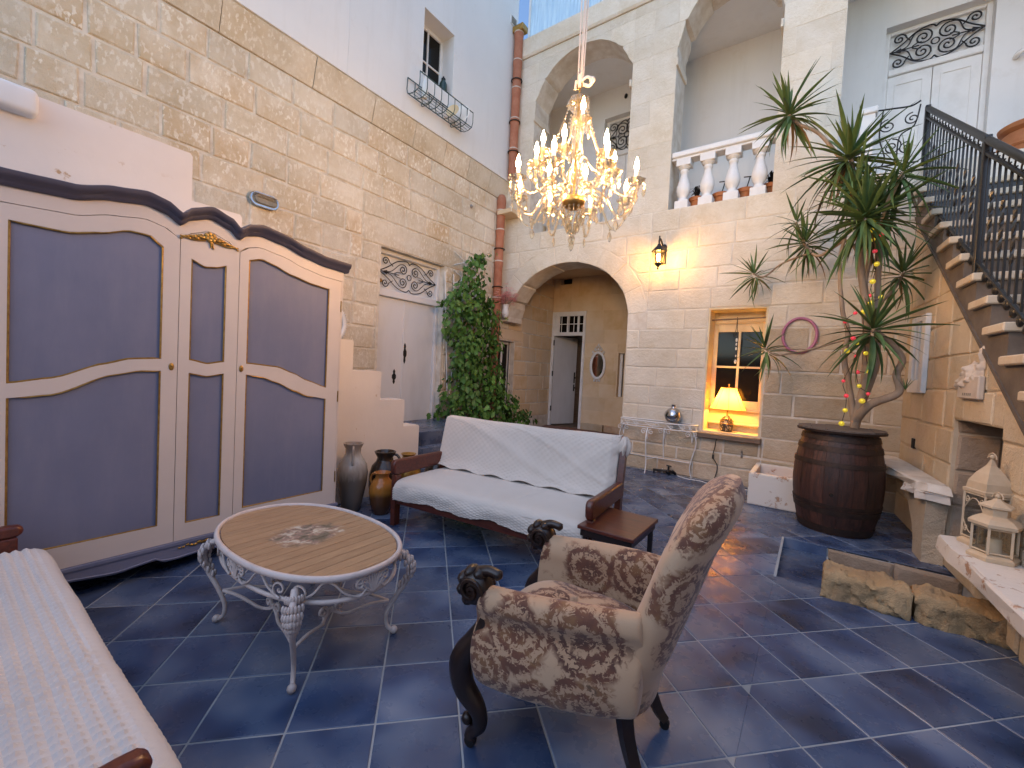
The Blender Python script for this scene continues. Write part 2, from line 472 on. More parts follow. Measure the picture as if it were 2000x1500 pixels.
M['vine2'] = leafm('vine_leaf_mass', (.038, .110, .018), (.085, .180, .036))
M['bark'] = P('pale_bark', (.33, .25, .18), .85, col2=(.22, .16, .11), scale=9, stretch=(1, 1, .4), bump=.5, bscale=50)
M['pink'] = P('pink_petals', (.72, .26, .29), .7, col2=(.80, .50, .50), scale=12)
M['hoop_pink'] = P('pink_paint', (.36, .115, .20), .5, col2=(.42, .16, .26), scale=6)
def urnm():
    t = NT('grey_crackle_glaze')
    sp = t.N.new('ShaderNodeSeparateXYZ'); t.L.new(t.tc.outputs['Object'], sp.inputs[0])
    h = t.math('ADD', sp.outputs[2], t.math('MULTIPLY', t.math('SUBTRACT', t.noise(7, 4, .6, t.map((3, 3, .7))), .5), .22))
    c = t.ramp(h, [(.30, (.13, .115, .10)), (.42, (.30, .285, .265)), (.52, (.40, .40, .385)), (.60, (.30, .25, .21))])
    t.set(Base_Color=c, Roughness=.16); return t.m
M['glaze_grey'] = urnm()
def jugm():
    t = NT('amber_glaze')
    sp = t.N.new('ShaderNodeSeparateXYZ'); t.L.new(t.tc.outputs['Object'], sp.inputs[0])
    h = t.math('ADD', sp.outputs[2], t.math('MULTIPLY', t.math('SUBTRACT', t.noise(9, 3), .5), .06))
    t.set(Base_Color=t.ramp(h, [(.05, (.07, .028, .012)), (.17, (.12, .045, .012)), (.22, (.38, .15, .025)), (.36, (.34, .13, .03))]), Roughness=.14); return t.m
M['glaze_amber'] = jugm()
M['glaze_black'] = P('black_glaze', (.016, .012, .010), .18, col2=(.04, .025, .016), scale=6)
M['silver'] = P('silvered_glass', (.55, .55, .56), .18, 1., col2=(.42, .42, .44), scale=20)
M['lampbase'] = P('mosaic_ceramic', (.05, .04, .03), .35, col2=(.45, .38, .26), scale=30, lo=.55, hi=.6)
M['lantern'] = P('cream_lantern_metal', (.58, .47, .33), .55, col2=(.50, .39, .26), scale=9, bump=.1)
M['candle'] = P('wax_candle', (.72, .66, .55), .5)
M['sillwood'] = P('sill_board', (.20, .14, .10), .7, col2=(.11, .075, .05), scale=5, stretch=(1, 9, 9), bump=.3)
M['mirror'] = P('mirror_silver', (.75, .75, .75), .02, 1.)
M['steel'] = P('steel', (.3, .3, .3), .35, 1.)
M['rope'] = P('pale_rope', (.62, .55, .50), .8)
M['bulkhead'] = P('grey_cast_lamp', (.16, .155, .13), .5, col2=(.22, .21, .18), scale=20)
def bead(name, c):
    t = NT(name); t.set(Base_Color=c, Roughness=.08, Metallic=.55); t.b.inputs['Emission Color'].default_value = (*c, 1); t.b.inputs['Emission Strength'].default_value = .25; return t.m
M['bead_r'] = bead('red_bauble', (.75, .06, .08)); M['bead_y'] = bead('yellow_bauble', (.72, .55, .05))
M['plate'] = P('white_china', (.75, .75, .72), .2); M['plate_o'] = P('cream_orange_china', (.72, .58, .35), .2)
M['greenglass'] = P('dark_green_glass', (.02, .045, .04), .08)
M['bottle'] = P('pale_bottle_plastic', (.66, .70, .70), .3)
M['wire'] = P('green_wire', (.05, .09, .095), .4, .4)
M['cable'] = P('black_cable', (.02, .018, .016), .6)
def poly():
    t = NT('milky_clerestory_sheet'); tr = t.N.new('ShaderNodeBsdfTransparent'); tr.inputs[0].default_value = (.80, .90, .96, 1)
    tl = t.N.new('ShaderNodeBsdfTranslucent'); tl.inputs[0].default_value = (.88, .92, .94, 1)
    mx = t.N.new('ShaderNodeMixShader'); t.L.new(t.ramp(t.noise(3, 3, .5, t.map((6, 1, .6))), [(.35, .45), (.65, .75)]), mx.inputs[0])
    t.L.new(tr.outputs[0], mx.inputs[1]); t.L.new(tl.outputs[0], mx.inputs[2]); t.L.new(mx.outputs[0], t.N['Material Output'].inputs[0]); return t.m
M['skyglass'] = poly()
M['stucco_back'] = P('pale_render', (.52, .46, .38), .9, col2=(.46, .40, .32), scale=2)

# ------------------------------------------------------------------ masonry
def rect_minus(r, h, mn=.02):
    a0, a1, z0, z1 = r; b0, b1, y0, y1 = h
    if b0 >= a1 or b1 <= a0 or y0 >= z1 or y1 <= z0: return [r]
    out = []
    if b0 - a0 > mn: out.append((a0, b0, z0, z1))
    if a1 - b1 > mn: out.append((b1, a1, z0, z1))
    m0, m1 = max(a0, b0), min(a1, b1)
    if y0 - z0 > mn: out.append((m0, m1, z0, y0))
    if z1 - y1 > mn: out.append((m0, m1, y1, z1))
    return out
class Arch:
    def __init__(s, xl, xr, c, w, z0, h, zb): s.xl, s.xr, s.c, s.w, s.z0, s.h, s.zb = xl, xr, c, w, z0, h, zb
    def top(s, x, g=0.):
        k = (x - s.c) / (s.w + g)
        return s.z0 + (s.h + g) * math.sqrt(1 - k * k) if abs(k) < 1 else s.z0
    def grow(s, g): return Arch(min(s.xl, s.c - s.w - g), max(s.xr, s.c + s.w + g), s.c, s.w + g, s.z0, s.h + g, s.z0)
def arch_cut(r, A):
    a0, a1, z0, z1 = r
    if z1 <= A.zb + .01 or a1 <= A.xl or a0 >= A.xr: return [[(a0, z0), (a1, z0), (a1, z1), (a0, z1)]]
    out = []
    if A.xl - a0 > .02: out.append([(a0, z0), (A.xl, z0), (A.xl, z1), (a0, z1)])
    if a1 - A.xr > .02: out.append([(A.xr, z0), (a1, z0), (a1, z1), (A.xr, z1)])
    m0, m1 = max(a0, A.xl), min(a1, A.xr)
    n = max(4, int((m1 - m0) / .06))
    xs = [m0 + (m1 - m0) * i / n for i in range(n + 1)]
    run = []
    def flush():
        if len(run) > 1:
            xs_ = [p[0] for p in run]
            if xs_[-1] - xs_[0] > .02: out.append(list(run) + [(xs_[-1], z1), (xs_[0], z1)])
        run.clear()
    for x in xs:
        b = max(z0, A.top(x))
        if b < z1 - .012: run.append((x, b))
        else: flush()
    flush()
    return out
def cells(a0, a1, zs, length, holes, arches, ring=None):
    out = []
    for z0, z1 in zip(zs, zs[1:]):
        a = a0; row = []
        if length:
            a = a0 - R.random() * .3
            while a < a1:
                L = length(z0)
                row.append((max(a, a0), min(a + L, a1), z0, z1)); a += L
            row = [q for q in row if q[1] - q[0] > .06]
            if row: row[0] = (a0, *row[0][1:]); row[-1] = (row[-1][0], a1, *row[-1][2:])
        else: row = [(a0, a1, z0, z1)]
        for q in row:
            rs = [q]
            for h in holes: rs = [k for r_ in rs for k in rect_minus(r_, h)]
            for r_ in rs:
                polys = [r_]
                done = False
                for A in arches:
                    if not (r_[3] <= A.zb + .01 or r_[1] <= A.xl or r_[0] >= A.xr):
                        out += arch_cut(r_, A); done = True; break
                if not done: out.append([(r_[0], r_[2]), (r_[1], r_[2]), (r_[1], r_[3]), (r_[0], r_[3])])
    return out
def backing(name, cs, fn, T, mat, parent):
    mb = MB()
    for p in cs: mb.prism(p, 0, -T, fn)
    return mb.build(name, mat, parent)
def stone(name, poly, fn, mat, parent, proud=.010, gap=.007, jit=.004, ch=.010, thick=.03):
    ca = sum(p[0] for p in poly) / len(poly); cz = sum(p[1] for p in poly) / len(poly)
    def ins(p, g): 
        da, dz = ca - p[0], cz - p[1]
        return (p[0] + math.copysign(min(g, abs(da)), da), p[1] + math.copysign(min(g, abs(dz)), dz))
    P0 = [ins(p, gap) for p in poly]
    P0 = [(p[0] + R.uniform(-jit, jit), p[1] + R.uniform(-jit, jit)) for p in P0]
    P1 = [ins(p, ch * R.uniform(.6, 1.5)) for p in P0]
    pr = proud * R.uniform(.6, 1.4)
    n = len(poly)
    vs = [fn(a, z, -thick) for a, z in P0] + [fn(a, z, pr * .45) for a, z in P0] + [fn(a, z, pr + R.uniform(-.002, .003)) for a, z in P1]
    fs = [tuple(2 * n + i for i in range(n))]
    for k in (0, n): fs += [(k + i, k + (i + 1) % n, k + n + (i + 1) % n, k + n + i) for i in range(n)]
    mb = MB(); mb.add(vs, fs)
    return mb.build(name, mat, parent)
def voussoirs(A, g, n, fn, mat, parent, lo=.06, hi=.94, name='voussoir'):
    for i in range(n):
        t0, t1 = PI * (1 - lerp(lo, hi, i / n)), PI * (1 - lerp(lo, hi, (i + 1) / n))
        m = 3
        inner = [(A.c + A.w * math.cos(lerp(t0, t1, k / m)), A.z0 + A.h * math.sin(lerp(t0, t1, k / m))) for k in range(m + 1)]
        outer = [(A.c + (A.w + g) * math.cos(lerp(t0, t1, k / m)), A.z0 + (A.h + g) * math.sin(lerp(t0, t1, k / m))) for k in range(m + 1)]
        stone(name, inner + outer[::-1], fn, mat, parent, proud=.007, gap=.004, jit=.001, ch=.006)

# ------------------------------------------------------------------ floor
TU0, TV0, TS = .54 * .33, .13 * .33, .33
TA = math.radians(46.5)
def t2h(u, v): return (u * math.cos(TA) - v * math.sin(TA), u * math.sin(TA) + v * math.cos(TA))
def hp_clip(poly, nx, ny, c):
    out = []
    for i in range(len(poly)):
        p, q = poly[i], poly[(i + 1) % len(poly)]
        dp, dq = nx * p[0] + ny * p[1] - c, nx * q[0] + ny * q[1] - c
        if dp >= 0: out.append(p)
        if (dp >= 0) != (dq >= 0):
            t = dp / (dp - dq); out.append((p[0] + (q[0] - p[0]) * t, p[1] + (q[1] - p[1]) * t))
    return out
def area(p): return abs(sum(p[i][0] * p[(i + 1) % len(p)][1] - p[(i + 1) % len(p)][0] * p[i][1] for i in range(len(p)))) / 2
PIT = (-.16, 1.02, 3.70, 4.69)
def build_floor():
    mb = MB()
    for x0, y0, x1, y1 in ((-6, -4, 4, PIT[2]), (-6, PIT[3], 4, 6.6), (-6, PIT[2], PIT[0], PIT[3]), (PIT[1], PIT[2], 4, PIT[3])):
        mb.box(x0, y0, -.5, x1, y1, -.0025)
    fl = mb.build('floor', M['grout'])
    fl['kind'] = 'structure'
    rest = MB()
    fx = lambda a, b, h: (a, b, h)
    yaw = -.4271
    nobj = 0
    for i in range(-30, 40):
        for j in range(-25, 40):
            u, v = TU0 + i * TS, TV0 + j * TS
            g = .0042
            q = [t2h(u + g, v + g), t2h(u + TS - g, v + g), t2h(u + TS - g, v + TS - g), t2h(u + g, v + TS - g)]
            for nx, ny, c in ((1, 0, -5), (-1, 0, -2.2), (0, -1, -6.5), (0, 1, -2)): q = hp_clip(q, nx, ny, c) if q else q
            if len(q) < 3 or area(q) < .002: continue
            L = hp_clip(q, -1, 0, -PIT[0]); Rr = hp_clip(q, 1, 0, PIT[0])
            pcs = [L] + [hp_clip(Rr, 0, -1, -PIT[2]), hp_clip(hp_clip(Rr, 0, 1, PIT[3]), 1, 0, PIT[0])] if Rr else [L]
            pcs = [p for p in pcs if len(p) > 2 and area(p) > .0015]
            if not pcs: continue
            cx = sum(p[0] for p in q) / len(q); cy = sum(p[1] for p in q) / len(q)
            ang = math.atan2(cx, cy) - (0.1922 - math.radians(46.5))
            vis = abs(ang) < math.radians(54) and cx * math.sin(0.1922 - TA) + cy * math.cos(0.1922 - TA) > .9 and cx > -3.8
            dz = R.uniform(-.0008, .0008)
            tgt = MB() if vis and nobj < 296 else rest
            for p in pcs:
                n = len(p)
                ca = sum(k[0] for k in p) / n; cb = sum(k[1] for k in p) / n
                p1 = [(k[0] + (ca - k[0]) * .014, k[1] + (cb - k[1]) * .014) for k in p]
                vs = [(a, b, -.012) for a, b in p] + [(a, b, -.0012 + dz) for a, b in p] + [(a, b, .0006 + dz) for a, b in p1]
                fs = [tuple(2 * n + k for k in range(n))] + [(o + k, o + (k + 1) % n, o + n + (k + 1) % n, o + n + k) for o in (0, n) for k in range(n)]
                tgt.add(vs, fs)
            if tgt is not rest:
                tgt.build('tile', M['tile'], fl); nobj += 1
    rest.build('far_tiles', M['tile'], fl, kind='stuff')
    # sunken steps by the stone kerb
    st = MB(); st.box(PIT[0] + .001, PIT[2] + .001, -.5, .175, PIT[3] - .001, -.085)
    st.build('sunken_step', M['tile'], fl)
    sb = MB(); sb.box(.176, PIT[2] + .001, -.52, PIT[1], PIT[3] - .001, -.30)
    sb.build('sunken_floor', M['tile'], fl)
    lb_ = MB(); lb_.box(PIT[0] + .002, PIT[3] - .014, -.2, .170, PIT[3] - .001, -.003); lb_.build('step_lining', M['tile'], fl)
    e = MB(); e.box(PIT[0] - .006, PIT[2] - .02, -.02, PIT[0] + .012, PIT[3], .003); e.box(.172, PIT[2] + .02, -.3, .186, PIT[3] - .02, -.080)
    e.build('step_edging', M['grout'], fl)
    for a, b in ((PIT[0] + .345, .62), (.62, 1.02)):
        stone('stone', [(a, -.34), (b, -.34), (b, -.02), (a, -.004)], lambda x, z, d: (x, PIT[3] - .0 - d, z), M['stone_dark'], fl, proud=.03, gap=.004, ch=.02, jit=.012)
build_floor()

# ------------------------------------------------------------------ left stone wall
LW = lambda a, z, d: (-5 + d, a, z)
LWZ = [0, .144, .44, .736, 1.032, 1.328, 1.624, 1.92, 2.216, 2.512, 2.808, 3.104, 3.40, 3.696, 3.99, 4.295, 4.60]
lw = thing('stone_wall', 'tall chiselled limestone wall plastered white above, behind the wardrobe and the vine', 'wall')
def left_wall():
    door = (3.73, 4.97, .36, 3.055); pwin = (6.50, 7.02, .55, 2.0)
    backing('mortar', cells(-4, 8.6, LWZ, None, [door, pwin], []), LW, .32, M['mortar_l'], lw)
    def ln(z): return R.choice([.34, .4, .46, .52, .58, .64]) * R.uniform(.92, 1.08)
    cs = cells(-.6, 8.5, LWZ[2:], ln, [(3.70, 5.0, .33, 3.06), (3.42, 5.34, 3.06, 3.41), (6.48, 7.04, .53, 2.02), (6.3, 7.3, 2.02, 2.22), (-1, 1.0, 0, 2.2)], [])
    keep = sorted(cs, key=lambda p: 0 if p[0][1] > 1 else 1)[:288]
    rest = MB()
    for p in keep:
        far = p[0][0] > 6.45
        stone('stone', p, LW, M['stone_p'] if far else M['stone_l'], lw, proud=.012 if not far else .008, gap=.013 if not far else .010, jit=.007)
    stone('lintel', [(3.42, 3.06), (5.34, 3.06), (5.34, 3.41), (3.42, 3.41)], LW, M['stone_l'], lw, gap=.004)
    stone('lintel', [(6.3, 2.02), (7.3, 2.02), (7.3, 2.22), (6.3, 2.22)], LW, M['stone_p'], lw, gap=.004)
    # sloping ledge course under the plaster, block by block
    a = -.8
    while a < 6.5:
        b = min(a + R.choice([.62, .75, .88]) * R.uniform(.9, 1.1), 6.5)
        mb = MB(); g = .004
        y0, y1 = a + g, b - g
        pr = [(-5.05, 4.6), (-4.985, 4.612), (-4.972, 4.66), (-4.905, 4.93), (-4.93, 4.955), (-5.05, 4.955)]
        mb.prism(pr, y0, y1, lambda x, z, d: (x + R.uniform(-.004, .004), d, z)).build('ledge_stone', M['stone_l'], lw)
        a = b
    # plastered upper wall with its window opening
    win = (4.24, 4.86, 5.66, 6.60)
    UP = lambda a, z, d: (-4.9 + d, a, z)
    cs = [r for q in [(-4, 6.49, 4.955, 9.6)] for r in rect_minus(q, win)]
    backing('plaster_panel', [[(a0, z0), (a1, z0), (a1, z1), (a0, z1)] for a0, a1, z0, z1 in cs], UP, .42, M['plaster'], lw)
    f = MB()
    x0, x1 = -5.19, -5.14
    for y0, y1, z0, z1 in ((4.24, 4.295, 5.66, 6.6), (4.805, 4.86, 5.66, 6.6), (4.295, 4.805, 6.54, 6.6), (4.295, 4.805, 5.66, 5.72)): f.rbox(x0, y0, z0, x1, y1, z1, .006)
    f.rbox(x0 + .006, 4.535, 5.72, x1 - .006, 4.565, 6.54, .005); f.rbox(x0 + .008, 4.295, 6.06, x1 - .008, 4.805, 6.085, .005)
    w = f.build('window', M['white_paint'], lw)
    for y0, y1 in ((4.295, 4.535), (4.565, 4.805)):
        for z0, z1 in ((5.72, 6.06), (6.085, 6.54)):
            MB().box(-5.172, y0, z0, -5.166, y1, z1).build('pane', M['glass_dark'], w)
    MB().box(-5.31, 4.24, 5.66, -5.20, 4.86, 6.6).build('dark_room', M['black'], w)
    v = MB(); v.box(-4.905, 6.25, 7.74, -4.885, 6.43, 7.9)
    vo = v.build('vent_plate', M['plaster'], lw)
    g = MB()
    for k in range(5): g.box(-4.884, 6.265, 7.76 + k * .026, -4.878, 6.415, 7.772 + k * .026)
    g.build('vent_slot', M['bulkhead'], vo)
    cr = MB(); cr.tube([(-4.897, 3.05, 4.96), (-4.8985, 3.06, 5.3), (-4.8985, 3.058, 6.0), (-4.897, 3.06, 9)], .0035, 4)
    cr.build('cable_run', M['grey_paint'], lw)
    # double door and fanlight
    d = MB()
    d.rbox(-5.20, 3.73, .36, -5.10, 3.79, 3.055, .006); d.rbox(-5.20, 4.91, .36, -5.10, 4.97, 3.055, .006)
    d.rbox(-5.20, 3.79, 2.40, -5.09, 4.91, 2.50, .008); d.rbox(-5.20, 3.79, 3.0, -5.10, 4.91, 3.055, .006); d.rbox(-5.20, 3.79, .36, -5.11, 4.91, .40, .004)
    dr = d.build('double_door', M['grey_paint'], lw)
    for y0, y1 in ((3.792, 4.30), (4.304, 4.908)):
        lf = MB(); lf.rbox(-5.185, y0, .405, -5.145, y1, 2.395, .004); lf.build('leaf', M['grey_paint'], dr)
    b = MB(); b.rbox(-5.146, 4.285, .405, -5.134, 4.315, 2.39, .004); b.build('meeting_strip', M['grey_paint'], dr)
    fan = MB(); fan.box(-5.19, 3.79, 2.5, -5.18, 4.91, 3.0); fan.build('fanlight_panel', M['plaster'], dr)
    def plate(y, z, hh, name):
        pl = [(0, -hh), (.018, -hh * .72), (.012, -hh * .45), (.034, -hh * .18), (.034, hh * .18), (.012, hh * .45), (.018, hh * .72), (0, hh)]
        poly = pl + [(-a, b_) for a, b_ in pl[-2:0:-1]]
        mb = MB(); mb.prism(poly, 0, .012, lambda a, z_, d_: (-5.145 + d_, y + a, z + z_)); mb.sphere((-5.13, y, z), .014, 8, 5)
        mb.build(name, M['iron'], dr)
    plate(4.335, 1.60, .155, 'handle'); plate(4.15, 1.24, .11, 'keyhole_plate')
    grille(dr, lambda u, v_, n: (-5.125 + n, 4.35 + u, 2.75 + v_), .55, .235)
    lb = MB(); lb.sphere((-5.165, 3.86, 2.62), .03, 10, 6); lb.build('small_globe', M['gold'], dr)
    # window of the passage, next to the vine
    pw = MB()
    for y0, y1, z0, z1 in ((6.5, 6.56, .55, 2.0), (6.96, 7.02, .55, 2.0), (6.56, 6.96, 1.94, 2.0), (6.56, 6.96, .55, .61), (6.745, 6.775, .61, 1.94)): pw.rbox(-5.16, y0, z0, -5.10, y1, z1, .006)
    pwo = pw.build('window', M['white_paint'], lw)
    MB().box(-5.14, 6.56, .61, -5.132, 6.745, 1.94).build('pane', M['glass_dark'], pwo)
    MB().box(-5.14, 6.775, .61, -5.132, 6.96, 1.94).build('pane', M['glass_dark'], pwo)
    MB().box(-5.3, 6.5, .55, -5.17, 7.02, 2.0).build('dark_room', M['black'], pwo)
    ib = MB(); ib.tube([(-5.04, 6.9, .56), (-5.04, 6.9, 1.99)], .011, 6); ib.build('iron_bar', M['iron'], pwo)
def spiral(c, r, turns, a0, sgn=1, n=26, end=.12):
    return [(c[0] + r * lerp(1, end, t / n) * math.cos(a0 + sgn * turns * 2 * PI * t / n), c[1] + r * lerp(1, end, t / n) * math.sin(a0 + sgn * turns * 2 * PI * t / n)) for t in range(n + 1)]
def grille(parent, fn, hw, hh, r=.0075, big=False):
    def bar(pts, rr=r, name='scroll'):
        mb = MB(); mb.tube([fn(a, b, 0) for a, b in pts], rr, 6); return mb.build(name, M['iron'], parent, 60)
    for sx in (-1, 1):
        for sy in (-1, 1):
            bar([(p.x, p.y) for p in smooth_path([(sx * hw, 0, 0), (sx * hw * .72, sy * hh * .35, 0), (sx * hw * .42, sy * hh * .82, 0), (sx * hw * .12, sy * hh * .97, 0), (0, sy * hh * .80, 0)], 6)], name='curved_bar')
            rr = hh * (.42 if big else .33)
            c = (sx * hw * (.27 if big else .22), sy * hh * .40)
            bar(spiral(c, rr, 1.7, PI / 2 * sy + (PI if sy < 0 else 0) * 0 + (0 if sx > 0 else 0), sx * sy))
            bar([(p.x, p.y) for p in smooth_path([(c[0], c[1] + rr * 1.0, 0) if sy > 0 else (c[0], c[1] - rr, 0), (c[0] + sx * rr * .9, c[1] + sy * rr * .75, 0), (sx * hw * .62, sy * hh * .12, 0), (sx * hw * .93, 0, 0)], 6)], r * .8)
            c2 = (sx * hw * .80, sy * hh * .66); r2 = hh * (.30 if big else .26)
            bar(spiral(c2, r2, 1.5, PI if sx > 0 else 0, -sx * sy))
            bar([(c2[0] - sx * r2, c2[1]), (sx * hw * .56, sy * hh * .45)], r * .8)
            bar([(sx * hw * .5, sy * hh * .05), (sx * hw * .40, sy * hh * .16), (sx * hw * .30, sy * hh * .17)], r * .8)
    mb = MB()
    mb.tube([fn(-hw, 0, 0), fn(-hw * .35, 0, 0)], r * .9, 6); mb.tube([fn(hw, 0, 0), fn(hw * .35, 0, 0)], r * .9, 6)
    mb.tube([fn(a, b, 0) for a, b in [(hh * .17 * math.cos(t * PI / 6), hh * .17 * math.sin(t * PI / 6)) for t in range(13)]], r * .9, 6)
    for sx in (-1, 1):
        mb.tube([fn(sx * hw * .75, -hh * .1, 0), fn(sx * hw * .9, 0, 0), fn(sx * hw * .75, hh * .1, 0)], r, 6)
    mb.build('centre_ring', M['iron'], parent, 60)
left_wall()

# ------------------------------------------------------------------ back facade with passage, gallery and windows
BW = lambda a, z, d: (a, 6.5 - d, z)
fw = thing('stone_facade', 'pale limestone house front with arched passage below and arcaded gallery above', 'building')
A1 = Arch(-4.999, -2.46, -3.63, 1.17, 2.35, .98, 0)
A2 = Arch(-4.43, -2.615, -3.522, .908, 6.08, .90, 3.93)
A3 = Arch(-1.94, -.605, -1.27, .665, 6.15, .92, 3.93)
BWZ = [0, .24, .42, .70, 1.0, 1.29, 1.58, 1.86, 2.15, 2.44, 2.73, 3.02, 3.32, 3.62, 3.93]
UPZ = [3.93, 4.28, 4.62, 4.96, 5.30, 5.64, 5.98, 6.32, 6.66, 7.0, 7.16]
WIN = (-1.28, -.555, .69, 2.44); SLOT = (-3.37, -3.24, .98, 1.89)
def facade():
    c0 = cells(-5, 1.0, BWZ, None, [WIN], [A1])
    # the upper arches lie in the same courses, so cut them apart along x
    c1 = cells(-5, -2.3, UPZ, None, [], [A2]) + cells(-2.3, .05, UPZ, None, [], [A3])
    backing('mortar', c0 + c1, BW, .48, M['mortar_b'], fw)
    ln = lambda z: R.choice([.42, .5, .58, .68, .8]) * R.uniform(.92, 1.08)
    G = A1.grow(.30)
    low = cells(-4.98, .86, BWZ, ln, [WIN, (-5.1, -2.46, 0, 2.35)], [G])
    for p in low:
        rough = (p[0][1] < 2.0 and p[0][0] > -.6) or p[0][1] < .65
        stone('stone', p, BW, M['stone_br'] if rough else M['stone_b'], fw, proud=.014 if rough else .008, gap=.011 if rough else .008, jit=.006 if rough else .004)
    voussoirs(A1, .30, 9, BW, M['stone_b'], fw, lo=.02, hi=.985)
    ln2 = lambda z: R.choice([.6, .75, .9]) * R.uniform(.9, 1.1)
    for p in cells(-4.98, -2.3, UPZ, ln2, [], [A2]) + cells(-2.3, .045, UPZ, ln2, [], [A3]):
        stone('stone', p, BW, M['stone_b'], fw, proud=.0025, gap=.0018, jit=.0008, ch=.003)
    # imposts of the gallery arches, cornice
    for x, s in ((-4.43, -1), (-2.615, 1), (-1.94, -1), (-.605, 1)):
        mb = MB(); z = 6.08 if x < -2.3 else 6.15
        mb.rbox(x - .0 if s < 0 else x - .03, 6.455, z - .13, x + .03 if s < 0 else x, 6.98, z - .02, .006); mb.build('impost', M['stone_b'], fw)
    mb = MB(); mb.prism([(6.55, 7.163), (6.475, 7.163), (6.455, 7.20), (6.455, 7.50), (6.55, 7.50)], -4.99, .05, lambda y, z, x: (x, y, z)); mb.build('parapet_course', M['stone_b'], fw)
    mb = MB(); mb.box(-5, 6.55, 7.163, .05, 6.98, 7.5); mb.box(.05, 6.5, 7.16, 2.3, 6.98, 7.5); mb.build('wall_head', M['stone_b'], fw)
    cb = MB(); cb.rbox(-4.93, 6.17, 4.26, -4.60, 6.49, 4.34, .008); cb.build('corner_slab', M['stone_p'], fw)
    # gallery interior
    g = MB(); g.box(-5, 6.98, 3.72, .05, 8.0, 3.929); g.box(.051, 6.501, 3.60, 2.25, 8.0, 3.929); g.build('gallery_floor', M['mortar_b'], fw)
    d1 = (-3.74, -2.9, 3.93, 6.55); d2 = (.53, 1.60, 3.93, 6.55)
    GB = lambda a, z, d: (a, 8.0 - d, z)
    backing('gallery_wall', [[(a0, z0), (a1, z0), (a1, z1), (a0, z1)] for q in [(-5, 2.3, 3.93, 7.4)] for r1 in rect_minus(q, d1) for a0, a1, z0, z1 in rect_minus(r1, d2)], GB, .3, M['plaster'], fw)
    g = MB(); g.box(-5, 6.98, 7.10, 2.3, 8.0, 7.4); g.box(-5.3, 6.5, 3.93, -5.0, 8.0, 7.4); g.build('gallery_ceiling', M['plaster'], fw)
    g = MB(); g.box(2.25, 6.0, 3.0, 2.4, 8.3, 7.5); g.build('landing_side_wall', M['plaster'], fw)
    def gdoor(x0, x1, zt, zl):
        f = MB(); y0, y1 = 8.13, 8.2
        f.rbox(x0, y0, 3.93, x0 + .06, y1, zt, .006); f.rbox(x1 - .06, y0, 3.93, x1, y1, zt, .006)
        f.rbox(x0 + .06, y0 - .015, zl, x1 - .06, y1, zl + .09, .008); f.rbox(x0 + .06, y0, zt - .05, x1 - .06, y1, zt, .006)
        d = f.build('double_door', M['white_paint'], fw)
        xm = (x0 + x1) / 2
        for a, b in ((x0 + .062, xm - .003), (xm + .003, x1 - .062)):
            l = MB(); l.rbox(a, 8.15, 3.94, b, 8.19, zl - .003, .004)
            w = b - a
            for za, zb_ in ((4.1, 4.75), (4.87, zl - .12)):
                for (p, q, r_, s_) in ((a + .08, za, a + .10, zb_), (b - .10, za, b - .08, zb_), (a + .10, za, b - .10, za + .02), (a + .10, zb_ - .02, b - .10, zb_)):
                    l.box(p, 8.138, q, r_, 8.151, s_)
            l.build('leaf', M['white_paint'], d)
        MB().box(x0 + .06, 8.185, zl + .09, x1 - .06, 8.195, zt - .05).build('fanlight_panel', M['plaster'], d)
        grille(d, lambda u, v, n: (xm + u, 8.135 - n, (zl + .09 + zt - .05) / 2 + v), (x1 - x0) / 2 - .065, (zt - zl - .14) / 2, r=.010, big=True)
        MB().box(x0, 8.2, 3.93, x1, 8.26, zt).build('door_back', M['plaster'], d)
        return d
    gdoor(*d1[:2], 6.55, 5.82); gdoor(*d2[:2], 6.55, 5.92)
    s = MB(); s.tube([(1.80, 7.99, 5.66), (1.80, 7.93, 5.66), (1.84, 7.90, 5.68), (1.93, 7.90, 5.70)], [.03, .03, .028, .03], 10); s.build('wall_bracket', M['white_paint'], fw, 60)
    s = MB(); s.sphere((-3.32, 7.985, 6.86), .035, 8, 6, (1, .6, 1.4)); s.build('detector', M['iron'], fw, 60)
    # window with the lamp
    x0, x1, z0, z1 = WIN
    mb = MB()
    mb.box(x0, 6.503, z0, x0 + .022, 6.93, z1); mb.box(x1 - .022, 6.503, z0, x1, 6.93, z1); mb.box(x0 + .022, 6.503, z1 - .022, x1 - .022, 6.93, z1); mb.box(x0 + .022, 6.503, z0, x1 - .022, 6.93, z0 + .02)
    mb.box(x0 + .022, 6.86, z0 + .02, x1 - .022, 6.93, 1.02)
    mb.rbox(x0 + .022, 6.80, 1.0, x1 - .022, 6.93, 1.03, .006)
    mb.rbox(x0 + .022, 6.76, .80, x1 - .022, 6.86, .83, .006)
    mb.build('window_reveal', M['cream_paint'], fw)
    f = MB(); ya, yb = 6.84, 6.89
    a0, a1, b0, b1 = x0 + .022, x1 - .022, 1.03, z1 - .022
    for q in ((a0, b0, a0 + .06, b1), (a1 - .06, b0, a1, b1), (a0 + .06, b1 - .28, a1 - .06, b1), (a0 + .06, b0, a1 - .06, b0 + .12)): f.rbox(q[0], ya, q[1], q[2], yb, q[3], .006)
    xm = (a0 + a1) / 2; zm = 1.63
    f.rbox(xm - .016, ya + .008, b0 + .12, xm + .016, yb - .008, b1 - .28, .004); f.rbox(a0 + .06, ya + .01, zm - .014, a1 - .06, yb - .01, zm + .014, .004)
    f.rbox(a0 + .02, ya - .02, b1 - .16, a1 - .02, ya, b1 - .12, .006)
    w = f.build('window', M['cream_paint'], fw)
